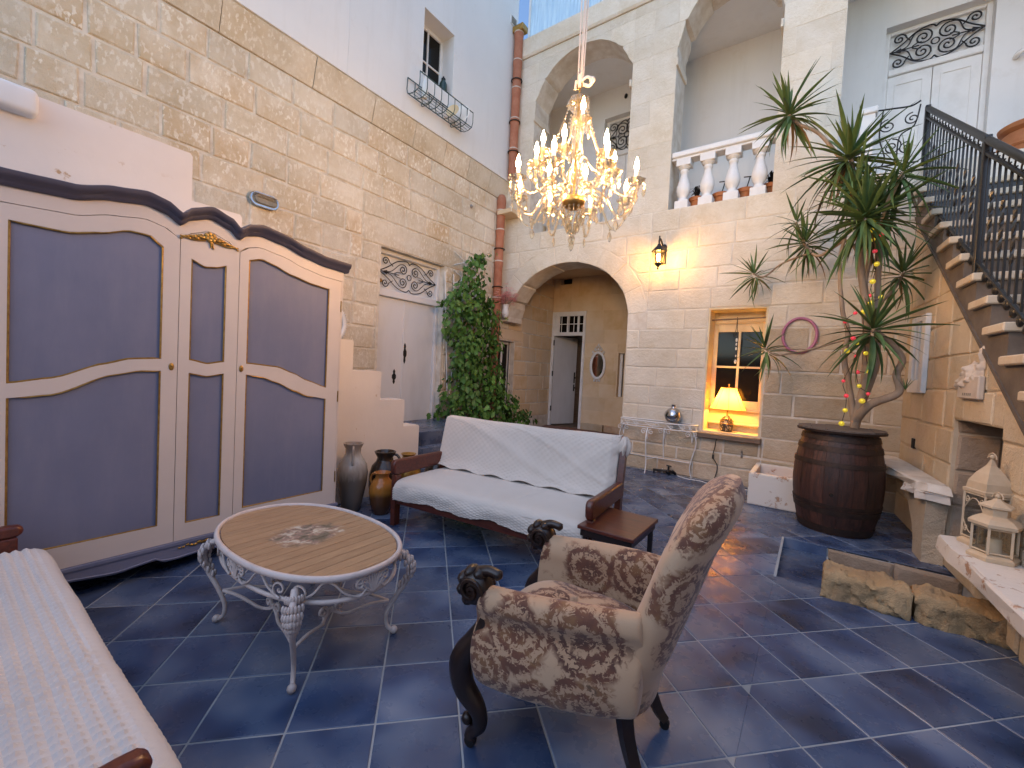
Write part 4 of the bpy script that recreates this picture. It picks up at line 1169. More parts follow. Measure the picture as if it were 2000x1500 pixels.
    for s in (-1, 1):
        for k in range(9):
            t = k / 8; spr(s * (.05 + .125 * t), .018 - .028 * t + .008 * math.sin(k * 2.2), .016 * (1 - .5 * t), 1.3, .8)
            spr(s * (.055 + .11 * t), .034 - .04 * t, .008, 1.5, .8)
        m.tube([(.01, c0[0] + s * .03, c0[1] + .0), (.012, c0[0] + s * .10, c0[1] - .012), (.01, c0[0] + s * .18, c0[1] - .002)], .006, 5)
    m.tube([(.01, c0[0], c0[1] + .01), (.01, c0[0] + .004, c0[1] - .045)], [.010, .004], 6); m.tube([(.01, c0[0] + .008, c0[1]), (.01, c0[0] + .02, c0[1] - .05)], [.008, .004], 6)
    m.build('carved_ornament', M['gold'], wd, 60)
    # plinth with scalloped apron
    bot = [(Y0, -.04), (.20, -.03), (.30, .010), (.50, .012), (.75, -.016), (.88, -.002), (.955, .006), (.985, -.022), (1.05, -.026), (1.22, -.018), (1.40, -.026), (1.455, -.022), (1.48, .006), (1.56, -.002), (1.7, -.016), (1.95, .012), (2.12, .010), (2.21, -.03), (Y1, -.04)]
    m = MB(); m.prism(curve(bot, Y0, Y1, 60) + [(Y1, .075), (Y0, .075)], -.04, .018, yz)
    m.prism([(Y0 - .01, .076), (Y1 + .01, .076), (Y1 + .01, .097), (Y0 - .01, .097)], -.04, .026, yz)
    pb = m.build('plinth', M['wardrobe_b'], wd)
    m = MB(); lp = [(.020, y, z + .012) for y, z in curve(bot, .25, 2.17, 50)]; m.tube(lp, .006, 5); m.build('plinth_bead', M['wardrobe_b'], pb)
    m = MB()
    for s in (-1, 1):
        for k in range(7): m.sphere((.022, 1.22 + s * k * .024, .055 + .006 * math.sin(k * 2)), .013 - .001 * k, 7, 5, (.6, 1.4, .9))
    m.build('plinth_ornament', M['gold'], pb, 60)
    m = MB(); m.rbox(-.46, Y0 + .005, .0, -.041, Y1 - .005, .089, .004); m.build('plinth_body', M['wardrobe_b'], wd)
    for y in (Y0 + .06, Y1 - .06):
        for x in (-.03, -.42):
            m = MB(); m.tube(smooth_path([(x, y, .0), (x + .022, y, -.03), (x + .012, y, -.075), (x + .03, y, -.105)], 4), [.05, .05, .048, .044, .042, .04, .036, .032, .028, .028, .03, .032, .034], 10); m.build('foot', M['wardrobe_b'], wd, 60)
wardrobe()
# mirror on the wall half hidden by the wardrobe
mr = thing('oval_mirror', 'white framed oval mirror half hidden behind the right end of the wardrobe', 'mirror', (-4.965, 3.02, 1.90))
def oval_mirror(t, M0, w, h, crest):
    m = MB(); m.M = M0
    m.grid(lambda u, v: (math.cos(2 * PI * u) * (w + .028 * math.cos(2 * PI * v)), -.012 + .016 * math.sin(2 * PI * v), math.sin(2 * PI * u) * (h + .028 * math.cos(2 * PI * v))), 40, 8, cu=True, cv=True)
    m.build('frame', M['white_paint'], t, 60)
    m = MB(); m.M = M0; m.prism([(w * math.cos(k * PI / 20), h * math.sin(k * PI / 20)) for k in range(40)], -.006, .004, lambda a, b, d: (a, d, b)); m.build('mirror_glass', M['mirror'], t)
    m = MB(); m.M = M0
    for k in range(44):
        g = 2 * PI * k / 44; m.sphere((math.cos(g) * (w + .026), -.026, math.sin(g) * (h + .026)), .008, 6, 4)
    if crest:
        for s in (-1, 1):
            m.tube([(p[0], -.015, p[1]) for p in spiral((s * .055, h + .065), .034, 1.3, PI / 2, -s)], .010, 6)
            m.tube([(p[0], -.015, p[1]) for p in spiral((s * .115, h + .005), .028, 1.2, PI / 2, -s)], .009, 6)
            m.tube([(p[0], -.015, p[1]) for p in spiral((s * .03, h + .125), .022, 1.2, -PI / 2, s)], .008, 6)
            m.tube([(p[0], -.015, p[1]) for p in spiral((s * .05, -h - .045), .026, 1.2, -PI / 2, s)], .009, 6)
        m.sphere((0, -.015, h + .165), .018, 8, 6, (1, .6, 1.6)); m.sphere((0, -.015, h + .07), .022, 8, 6, (1, .6, 1.3)); m.sphere((0, -.015, -h - .06), .02, 8, 6, (1.3, .6, 1))
    m.build('frame_ornament', M['white_paint'], t, 60)
oval_mirror(mr, Matrix.Rotation(PI / 2, 4, 'Z'), .16, .21, False)
mp = thing('ornate_mirror', 'small white oval mirror with carved crest beside the open passage door', 'mirror', (-3.81, 8.475, 1.62))
oval_mirror(mp, Matrix.Identity(4), .155, .275, True)

def nz(x, y, z=0): return mnoise.noise(Vector((x, y, z)))
# ------------------------------------------------------------------ two wooden sofas and their covers
def make_sofa(loc, rz, lab, L=1.86, dz=0., th=.13):
    t = thing('wooden_sofa', lab, 'sofa', loc, rz, 'wooden sofas under pale covers')
    for x0 in (0, L - .055):
        m = MB()   # arm board with rounded front
        zt = .585 + dz; zb_ = zt - th - .005; zm_ = (zt + zb_) / 2
        pr = [(-.02, zm_), (-.017, lerp(zm_, zb_, .6)), (0, lerp(zm_, zb_, .92)), (.03, zb_), (.72, zb_), (.72, zt - .01), (.03, zt), (.0, lerp(zm_, zt, .92)), (-.017, lerp(zm_, zt, .6))]
        m.prism(pr, x0, x0 + .055, lambda y, z, x: (x, y, z)); ao = m.build('arm', M['mahog'], t, 40)
        bv = ao.modifiers.new('round', 'BEVEL'); bv.width = .016; bv.segments = 3; bv.limit_method = 'ANGLE'; bv.angle_limit = math.radians(50)
        m = MB(); m.rbox(x0 + .002, .0, 0, x0 + .053, .075, zb_ - .001, .006); m.build('front_leg', M['mahog'], t)
        m = MB(); m.M = None
        m.prism([(.62, 0), (.69, 0), (.715, .45), (.80, .905), (.745, .905), (.65, .45)], x0 + .004, x0 + .05, lambda y, z, x: (x, y, z)); m.build('back_post', M['mahog'], t)
        m = MB(); m.rbox(x0 + .008, .08, .20, x0 + .047, .70, .30, .005); m.build('side_rail', M['mahog'], t)
    m = MB(); m.rbox(.056, .012, .20, L - .056, .045, .305, .005); m.build('front_rail', M['mahog'], t)
    m = MB(); m.rbox(.056, .68, .20, L - .056, .71, .30, .005); m.build('rear_rail', M['mahog'], t)
    for k in range(8):
        x = .12 + k * (L - .30) / 7
        m = MB(); m.rbox(x, .046, .262, x + .06, .679, .282, .003); m.build('seat_slat', M['mahog_l'], t)
    m = MB(); m.rbox(.06, .055, .284, L - .06, .66, .40, .03, 3); m.build('seat_cushion', M['quilt'], t, 50)
    m = MB(); m.M = Matrix.Translation((0, .605, .40)) @ Matrix.Rotation(math.radians(-11), 4, 'X'); m.rbox(.06, .03, .02, L - .06, .12, .49, .03, 3); m.build('back_cushion', M['quilt'], t, 50)
    return t
def quilt_h(x, y, c=.030):
    x, y = x + .006 * nz(x * 5, y * 5, 1), y + .006 * nz(x * 5, y * 5, 6)
    return (.0052 + .003 * nz(x * 3, y * 4, 11)) * (abs(math.sin(PI * (x + y) / (c * 2))) * abs(math.sin(PI * (x - y) / (c * 2)))) ** .6
sofa = make_sofa((-2.99, 2.43, 0), math.radians(5), 'reddish wooden sofa under the cream quilted cover, facing the oval table')
tw = thing('quilted_cover', 'cream quilted cover spread over the seat and back of the wooden sofa by the vine', 'sofa cover', (-2.99, 2.43, 0), math.radians(5), 'pale covers on the sofas')
def sofa_cover():
    L = 1.86
    path = smooth_path([(0, .70, .425), (0, .45, .437), (0, .2, .437), (0, .06, .43), (0, .0, .405), (0, -.022, .36), (0, -.022, .31), (0, -.018, .262)], 10)
    def f(u, v):
        x = .058 + u * (L - .116)
        k = v * (len(path) - 1); i = min(int(k), len(path) - 2); p = path[i].lerp(path[i + 1], k - i)
        front = max(0, min(1, (v - .55) / .25))
        hq = quilt_h(x, v * 1.0) * (.25 + .9 * front)
        fold = (.012 * nz(x * 4, v * 3, 2) + .009 * nz(x * 9, v * 4, 5)) * (.35 + front) + .009 * math.exp(-((x - .95 - .55 * (v - .3)) / .018) ** 2) * math.exp(-((v - .42) / .12) ** 2) + .007 * math.exp(-((x - 1.32 + .4 * v) / .016) ** 2) * (1 - front)
        hem = max(0, (v - .8) / .2) * (.016 * nz(x * 3.1, 0, 9) + .018 * nz(x * 8, 0, 3) + .02 * math.exp(-((x - 1.05) / .12) ** 2))
        edge = (abs(2 * u - 1) ** 10) * -.02
        if front < .5: return (x, p.y, p.z + hq + fold * .6 + edge)
        return (x, p.y - hq * 1.4 - fold, p.z + hem + edge)
    m = MB(); m.grid(f, 190, 74); o = m.build('seat_cover', M['quilt'], tw, 180)
    sm = o.modifiers.new('thickness', 'SOLIDIFY'); sm.thickness = .008; sm.offset = -1
    bp_ = smooth_path([(0, .57, .445), (0, .61, .50), (0, .64, .60), (0, .675, .75), (0, .705, .87), (0, .73, .917), (0, .785, .922), (0, .825, .885), (0, .835, .70)], 12)
    def fb(u, v):
        x = .0 + u * (L - .035)
        k = v * (len(bp_) - 1); i = min(int(k), len(bp_) - 2); p = bp_[i].lerp(bp_[i + 1], k - i)
        hq = quilt_h(x, v * 1.3)
        face = math.exp(-((v - .33) / .3) ** 2)
        fold = .7 * (.016 * math.exp(-((x * .75 + v * 1.9 - 1.25) / .08) ** 2) + .013 * math.exp(-((x * .55 - v * .9 - .55) / .05) ** 2) + .012 * math.exp(-((x * .9 + v * 2.2 - 2.0) / .05) ** 2)) * face + .009 * nz(x * 2.2, v * 3.5, 1) + .005 * nz(x * 7, v * 6, 4)
        s = max(0, (u - .955) / .045); s0 = max(0, (.03 - u) / .03)
        lift = .012 * math.sin(u * 37) * (1 if v < .06 else 0)
        sag = -.018 * math.sin(PI * u) + .012 * nz(x * 3, 5, 5)
        top = max(0, 1 - abs(v - .66) / .3)
        return (x - .03 * s * s + .02 * s0, p.y - hq - fold - .0 + .05 * s - .02 * s * nz(3, v * 14, 1), p.z + sag * top + hq * top + lift - .015 * s0 * top + .025 * s * nz(1, v * 12, 7))
    m = MB(); m.grid(fb, 190, 84); o = m.build('back_cover', M['quilt'], tw, 180)
    sm = o.modifiers.new('thickness', 'SOLIDIFY'); sm.thickness = .008; sm.offset = -1
    # bunched corner at the right end
    def fc(u, v):
        a = 2 * PI * u
        r_ = .055 * math.sin(PI * min(1, v * .9 + .1)) * (1 + .28 * math.sin(5 * a + v * 4) + .2 * nz(math.cos(a) * 3, math.sin(a) * 3, v * 4))
        return (L - .025 + r_ * math.cos(a) * .8, .76 + r_ * math.sin(a), .93 - v * .20)
    m = MB(); m.grid(fc, 30, 16, cu=True); m.build('bunched_corner', M['quilt'], tw, 180)
sofa_cover()
sofa2 = make_sofa((-1.145, .29, 0), PI, 'reddish wooden sofa under the white waffle cover, only its arms showing', L=2.06, dz=-.05, th=.055)
tw2 = thing('waffle_cover', 'white waffle-textured cover over the near sofa, filling the lower left corner', 'sofa cover', (-1.145, .29, 0), PI, 'pale covers on the sofas')
def waffle():
    L = 2.06; c = .035
    def pyr(x, y):
        a, b = abs((x / c) % 1 - .5), abs((y / c) % 1 - .5)
        return .0185 * (1 - 2 * max(a, b)) ** 1.3
    path = smooth_path([(0, .80, .418), (0, .45, .43), (0, .12, .43), (0, .0, .427), (0, -.07, .42), (0, -.105, .37), (0, -.11, .27)], 16)
    n = len(path)
    ln = [0]
    for i in range(n - 1): ln.append(ln[-1] + (path[i + 1] - path[i]).length)
    nv = int(ln[-1] / (c / 4)); nu = int((L - .12) / (c / 4))
    def f(u, v):
        x = .06 + u * (L - .12)
        s = v * ln[-1]; i = 0
        while i < n - 2 and ln[i + 1] < s: i += 1
        k = (s - ln[i]) / max(1e-6, ln[i + 1] - ln[i]); p = path[i].lerp(path[i + 1], k)
        t = (path[i + 1] - path[i]).normalized(); nr = Vector((0, t.z, -t.y))
        if nr.z < 0 and abs(nr.z) > .5: nr = -nr
        pl = min(1, max(.12, (ln[-1] - .175 - s) / .02))
        h = pyr(x + .004 * nz(x * 2, s * 2, 8), s + .004 * nz(x * 1.6, s * 2.4, 3)) * pl + .010 * nz(x * 2.0, s * 3, 1) + .010 * math.exp(-((x - .42 - .25 * s) / .035) ** 2) * pl + .006 * math.exp(-((x - .62 - .15 * s) / .03) ** 2) * pl
        return (x, p.y + nr.y * h, p.z + nr.z * h + .004 * nz(x * 9, s, 3) * (1 - pl) - .02 * abs(2 * u - 1) ** 12)
    m = MB(); m.grid(f, nu, nv); o = m.build('seat_cover', M['waffle'], tw2, 22)
    sm = o.modifiers.new('thickness', 'SOLIDIFY'); sm.thickness = .008; sm.offset = -1
waffle()
sd = thing('side_table', 'small low table with a reddish mahogany top, between the cream sofa and the armchair', 'table', (-1.03, 2.75, 0))
m_ = MB(); m_.rbox(-.175, -.25, .415, .20, .25, .44, .004); m_.build('tabletop', M['mahog'], sd)
m_ = MB(); m_.rbox(-.16, -.235, .37, .185, .235, .414, .003); m_.build('apron', M['darkwood'], sd)
for sx in (-.15, .15):
    for sy in (-.21, .19):
        m_ = MB(); m_.rbox(sx, sy, 0, sx + .03, sy + .03, .369, .003); m_.build('leg', M['darkwood'], sd)

# ------------------------------------------------------------------ round slatted table
tb = thing('coffee_table', 'oval coffee table with painted wooden slat top and pale pink scrolled metal frame', 'table', (-2.13, 1.20, 0))
def table():
    A, B, H = .572, .352, .505
    def el(g, a=A, b=B, e=2.25): 
        c, s = math.cos(g), math.sin(g)
        return (a * math.copysign(abs(c) ** (2 / e), c), b * math.copysign(abs(s) ** (2 / e), s))
    N = 64
    def ring(a, b, z, r, name):
        m = MB(); m.grid(lambda u, v: (lambda p, q: (p[0] + r * math.cos(2 * PI * v) * q[0], p[1] + r * math.cos(2 * PI * v) * q[1], z + r * 1.25 * math.sin(2 * PI * v)))(el(2 * PI * u, a, b), (math.cos(2 * PI * u), math.sin(2 * PI * u))), N, 8, cu=True, cv=True)
        return m.build(name, M['table_iron'], tb, 60)
    ring(A, B, H - .006, .013, 'rim'); ring(A - .02, B - .02, H - .115, .009, 'lower_ring')
    oval = [el(2 * PI * k / N, A - .016, B - .016) for k in range(N)]
    x = -A; k = 0
    while x < A:
        w = .0655
        q = hp_clip(hp_clip(oval, 1, 0, x + .0019), -1, 0, -(x + w - .0019))
        x += w
        if len(q) < 3 or area(q) < .0008: continue
        m = MB(); ca = sum(p[0] for p in q) / len(q); cb = sum(p[1] for p in q) / len(q)
        q2 = [(p[0] + math.copysign(min(.002, abs(ca - p[0])), ca - p[0]), p[1] + (cb - p[1]) * .004) for p in q]
        n = len(q); z1 = H + R.uniform(-.0006, .0006)
        m.add([(a, b, H - .018) for a, b in q] + [(a, b, z1 - .0025) for a, b in q] + [(a, b, z1) for a, b in q2], [tuple(2 * n + i for i in range(n)), tuple(range(n - 1, -1, -1))] + [(o + i, o + (i + 1) % n, o + n + (i + 1) % n, o + n + i) for o in (0, n) for i in range(n)])
        m.build('slat', M['tabletop'], tb)
    m = MB(); m.prism([(p[0] * .985, p[1] * .985) for p in oval], H - .024, H - .019, lambda a, b, z: (a, b, z)); m.build('underboard', M['darkwood'], tb)
    # scrolls in the apron
    zc = H - .062
    def on(g, z, out=0): p = el(g, A - .008, B - .008); return (p[0], p[1], z)
    def arc(g0, prof, r=.006, name='scroll'):
        m = MB(); m.tube([on(g0 + du, zc + dz) for du, dz in prof], r, 6); m.build(name, M['table_iron'], tb, 60)
    ts = [2 * PI * i / 400 for i in range(401)]
    pp_ = [el(t, A - .008, B - .008) for t in ts]
    cs_ = [0]
    for i in range(400): cs_.append(cs_[-1] + math.hypot(pp_[i + 1][0] - pp_[i][0], pp_[i + 1][1] - pp_[i][1]))
    tot = cs_[-1]
    def at(s_, z):
        s_ %= tot; i = 0; lo, hi = 0, 400
        while hi - lo > 1:
            mid = (lo + hi) // 2
            if cs_[mid] <= s_: lo = mid
            else: hi = mid
        k = (s_ - cs_[lo]) / (cs_[hi] - cs_[lo])
        return (lerp(pp_[lo][0], pp_[hi][0], k), lerp(pp_[lo][1], pp_[hi][1], k), zc + z)
    def bar(pts, c, sg, r=.0052, nm='scroll'):
        m = MB(); m.tube([at(c + sg * x, z) for x, z in pts], r, 6); m.build(nm, M['table_iron'], tb, 60)
    q4 = tot / 4
    for k in range(4):
        leg = q4 * (k + .5); mid_ = q4 * k
        for sg in (-1, 1):
            bar([(.045 + p[0], p[1] - .006) for p in spiral((0, 0), .040, 1.25, -PI / 2, 1, 20)], leg, sg)
            bar([(p.x, p.y) for p in smooth_path([(.045, -.046, 0), (.11, -.01, 0), (.15, .035, 0), (.19, .03, 0), (.24, -.02, 0), (.30, -.047, 0), (.335, -.02, 0)], 5)], leg, sg)
            bar([(.335 - .03 + p[0] * -1, p[1] + .004) for p in spiral((0, 0), .030, 1.3, PI, -1, 18)], leg, sg)
            for x1, z1 in ((.022, .040), (.050, .030), (.072, .008)):
                bar([(p.x, p.y) for p in smooth_path([(.004, -.046, 0), (x1 * .35, z1 * .2, 0), (x1 * .8, z1, 0), (x1 * 1.15, z1 * .8, 0), (x1, z1 * .2 - .01, 0), (.008, -.046, 0)], 4)], mid_, sg, .004, 'fan_loop')
        bar([(0, -.046), (0, .046)], mid_, 1, .004, 'fan_loop')
    # cabriole legs with acanthus knees, scrolled stretchers
    for sx in (-1, 1):
        for sy in (-1, 1):
            gx, gy = .365 * sx, .250 * sy
            d = Vector((sx * .83, sy * .56, 0)).normalized()
            base = Vector((gx, gy, 0))
            def pt(o, z): return base + d * o + Vector((0, 0, z))
            path = smooth_path([pt(.035, H - .06), pt(.088, H - .09), pt(.112, H - .15), pt(.085, H - .23), pt(.030, H - .32), pt(-.008, .10), pt(-.002, .040), pt(.03, .014)], 5)
            n = len(path)
            m = MB(); m.tube(path, [lerp(.017, .0105, min(1, i / (n * .7))) for i in range(n)], 8); lg = m.build('leg', M['table_iron'], tb, 60)
            m = MB(); tq = d.cross(Vector((0, 0, 1)))
            for row in range(7):
                wd_ = [.030, .036, .034, .029, .023, .016, .008][row]
                for c in range(-3, 4):
                    o = [.085, .113, .127, .127, .116, .098, .078][row] - .0030 * c * c + .004; z = H - .075 - row * .026 - abs(c) * .003
                    q = pt(o, z) + tq * (c / 3 * wd_)
                    m.sphere(tuple(q), .0088, 6, 4, (1, 1, 2.3))
            m.build('acanthus', M['table_iron'], lg, 60)
            m = MB(); m.sphere(tuple(pt(.035, .02)), .020, 10, 6); m.build('toe', M['table_iron'], lg, 60)
    # bowed side stretchers with a pair of scrolls in the middle
    cn_ = [Vector((.365 * a_, .250 * b_, .175)) for a_, b_ in ((-1, -1), (1, -1), (1, 1), (-1, 1))]
    for i in range(4):
        p, q = cn_[i], cn_[(i + 1) % 4]; mid = (p + q) / 2; inn = Vector((-mid.x, -mid.y, 0)) * .34; mid = mid + inn + Vector((0, 0, -.01)); un = (q - p).normalized()
        for s_, e_ in ((p, 1), (q, -1)):
            m = MB(); m.tube(smooth_path([s_, s_.lerp(mid, .35) + Vector((0, 0, .004)), s_.lerp(mid, .72) + Vector((0, 0, -.012)), mid - un * e_ * .03 + Vector((0, 0, .0)), mid + un * e_ * .01 + Vector((0, 0, .03))], 5), .0085, 6); m.build('stretcher', M['table_iron'], tb, 60)
            cc = mid - un * e_ * .045 + Vector((0, 0, .028))
            m = MB(); m.tube([tuple(cc + un * e_ * k_[0] + Vector((0, 0, k_[1]))) for k_ in spiral((0, 0), .030, 1.4, -PI / 2, 1, 18)], .0075, 6); m.build('stretcher_scroll', M['table_iron'], tb, 60)
table()

# ------------------------------------------------------------------ armchair (local x = forward)
ch = thing('armchair', 'old armchair in brown damask tapestry with carved dark wood scroll arms and legs', 'armchair', (-.715, 1.545, 0), math.radians(180 + 7))
def armchair():
    # arm: closed section swept from the back to the front
    def sec(s, wy):
        pts = [(.245, .285), (.282, .31), (.310, .385), (.308, .47), (.285, .525), (.295, .565), (.312, .60), (.300, .64), (.262, .655), (.222, .635), (.205, .59), (.212, .53), (.215, .42), (.20, .33)]
        return pts
    for sy in (-1, 1):
        xs = [(-.30, .80, .035, .015), (-.27, .84, .03, .015), (-.18, .90, .005, .012), (-.05, .97, -.015, .0), (.08, 1.0, -.03, -.012), (.18, 1.0, -.04, -.022), (.235, .99, -.042, -.026), (.262, .93, -.04, -.03), (.268, .86, -.03, -.036)]
        m = MB(); vs = []; n = 0
        rows = []
        for x, k, dz, tz in xs:
            sp = smooth_path([(0, y, z) for y, z in sec(x, k)] + [(0, *sec(x, k)[0])], 3)[:-1]
            n = len(sp)
            for p in sp:
                t = (p.z - .235) / .42
                zz = p.z + dz * (1 - t) + tz * t
                lean = (.0 if x > 0 else 0)
                xx = x
                yy = ((p.y - .21) * (k if x > .25 else 1) + .21) * 1.12
                vs.append((xx + (.03 * math.sin(PI * t) if x > .2 else 0), sy * yy * (k if x < 0 else 1), zz))
        fs = [(i * n + j, (i + 1) * n + j, (i + 1) * n + (j + 1) % n, i * n + (j + 1) % n) for i in range(len(xs) - 1) for j in range(n)]
        fs += [tuple(range(n)), tuple(range((len(xs) - 1) * n, len(xs) * n))]
        m.add(vs, fs); o = m.build('arm', M['damask'], ch, 60)
        sb = o.modifiers.new('smooth', 'SUBSURF'); sb.levels = 1; sb.render_levels = 2
    # back: leaning, curved shell from the skirt to the rounded top
    def fb(u, v):
        a = 2 * PI * v
        z = .295 + u * .795
        w = interp([(0, .21), (.25, .265), (.5, .265), (.75, .275), (.86, .265), (.93, .235), (.97, .19), (1, .11)], u)
        th = interp([(0, .058), (.2, .082), (.6, .078), (.88, .074), (.95, .058), (1, .025)], u)
        cx = -.262 - .015 * math.sin(u * PI * .5) - max(0, u - .15) * .235 - max(0, u - .7) * .12
        c, s = math.cos(a), math.sin(a)
        y = w * math.copysign(abs(c) ** (2 / 3.0), c)
        x = cx + th * math.copysign(abs(s) ** (2 / 2.2), s) + .42 * y * y
        return (x, y, z - .35 * y * y * max(0, (u - .8) / .2) ** 2)
    m = MB(); m.grid(fb, 40, 40, cv=True); m.add([fb(1, j / 40) for j in range(40)], [tuple(range(40))]); m.add([fb(0, j / 40) for j in range(40)], [tuple(range(40))])
    m.build('back', M['damask'], ch, 180)
    def fs_(u, v):
        a = 2 * PI * v
        c, s = math.cos(a), math.sin(a); e = 3.2
        r_ = math.sin(min(1, u * 1.35) * PI / 2) if u < .74 else 1
        x = .01 + .285 * math.copysign(abs(c) ** (2 / e), c) * (r_ if u < .74 else 1); y = .245 * math.copysign(abs(s) ** (2 / e), s) * r_
        z = .505 - .085 * (r_ ** 3) if u < .74 else lerp(.42, .285, (u - .74) / .26)
        return (x + (.03 if u > .74 and c > .5 else 0) * 1, y, z + (.02 * max(0, c) if u < .74 else 0))
    m = MB(); m.grid(fs_, 22, 44, cv=True); m.build('seat', M['damask'], ch, 180)
    # carved front posts, scroll heads, feet with castors
    for sy in (-1, 1):
        y = sy * .294
        path = smooth_path([(.285, y, .60), (.262, y, .545), (.262, y, .48), (.30, y * 1.03, .41), (.345, y * 1.06, .33), (.335, y * 1.05, .235), (.275, y * 1.02, .16), (.262, y, .10), (.295, y, .055), (.30, y, .038)], 5)
        n = len(path)
        rad = [interp([(0, .034), (.12, .027), (.28, .036), (.45, .046), (.58, .043), (.72, .030), (.86, .024), (1, .026)], i / (n - 1)) for i in range(n)]
        m = MB(); m.tube(path, rad, 10, flat=.95); lg = m.build('front_leg', M['darkwood'], ch, 60)
        m = MB()
        m.lathe([(.012, -.042), (.05, -.04), (.062, -.02), (.062, .02), (.05, .04), (.012, .042)], 16, (0, 0, 0))
        m2 = MB(); m2.M = Matrix.Translation((.305, y, .61)) @ Matrix.Rotation(PI / 2, 4, 'X'); m2.add(m.v, m.f)
        m2.M = None
        for k in range(5):
            g = math.radians(-60 + k * 42); m2.sphere((.305 + .056 * math.cos(g), y, .61 + .056 * math.sin(g)), .026, 8, 6, (1, 1.6, 1))
        for k in (-1, 1): m2.tube([(.305 + p[0], y + k * .046, .61 + p[1]) for p in spiral((0, 0), .048, 1.5, PI, -1, 20)], .009, 6)
        m2.tube(smooth_path([(.30, y, .665), (.25, y, .682), (.20, y, .672)], 4), [.022] * 4 + [.02] * 4 + [.006], 8)
        m2.build('scroll_head', M['darkwood'], ch, 60)
        m = MB(); m.sphere((.318, y, .10), .024, 8, 6); m.build('leg_knob', M['darkwood'], lg, 60); m = MB(); m.sphere((.37, y * 1.06, .30), .018, 8, 6, (.7, 1.2, 2.2)); m.build('leg_carving', M['darkwood'], lg, 60)
        m = MB(); m.M = Matrix.Translation((.30, y, .022)) @ Matrix.Rotation(PI / 2, 4, 'X'); m.lathe([(.006, -.012), (.021, -.012), (.021, .012), (.006, .012)], 14); m.M = None; m.tube([(.30, y, .05), (.30, y, .02)], .012, 8); m.build('castor', M['iron'], lg, 60)
        # rear legs
        m = MB(); pr = smooth_path([(-.225, sy * .165, .33), (-.245, sy * .17, .20), (-.29, sy * .18, .08), (-.325, sy * .185, .035)], 4)
        m.tube(pr, [lerp(.034, .022, i / (len(pr) - 1)) for i in range(len(pr))], 4); rl = m.build('rear_leg', M['darkwood'], ch)
        m = MB(); m.M = Matrix.Translation((-.325, sy * .185, .02)) @ Matrix.Rotation(PI / 2, 4, 'X'); m.lathe([(.006, -.011), (.019, -.011), (.019, .011), (.006, .011)], 12); m.M = None; m.tube([(-.325, sy * .185, .045), (-.325, sy * .185, .018)], .011, 8); m.build('castor', M['iron'], rl, 60)
    m = MB(); m.tube(smooth_path([(.31, -.27, .325), (.325, -.13, .295), (.33, 0, .285), (.325, .13, .295), (.31, .27, .325)], 4), .022, 8); m.sphere((.345, 0, .30), .03, 8, 6, (.6, 1.6, 1)); m.build('front_rail', M['darkwood'], ch, 60)
armchair()

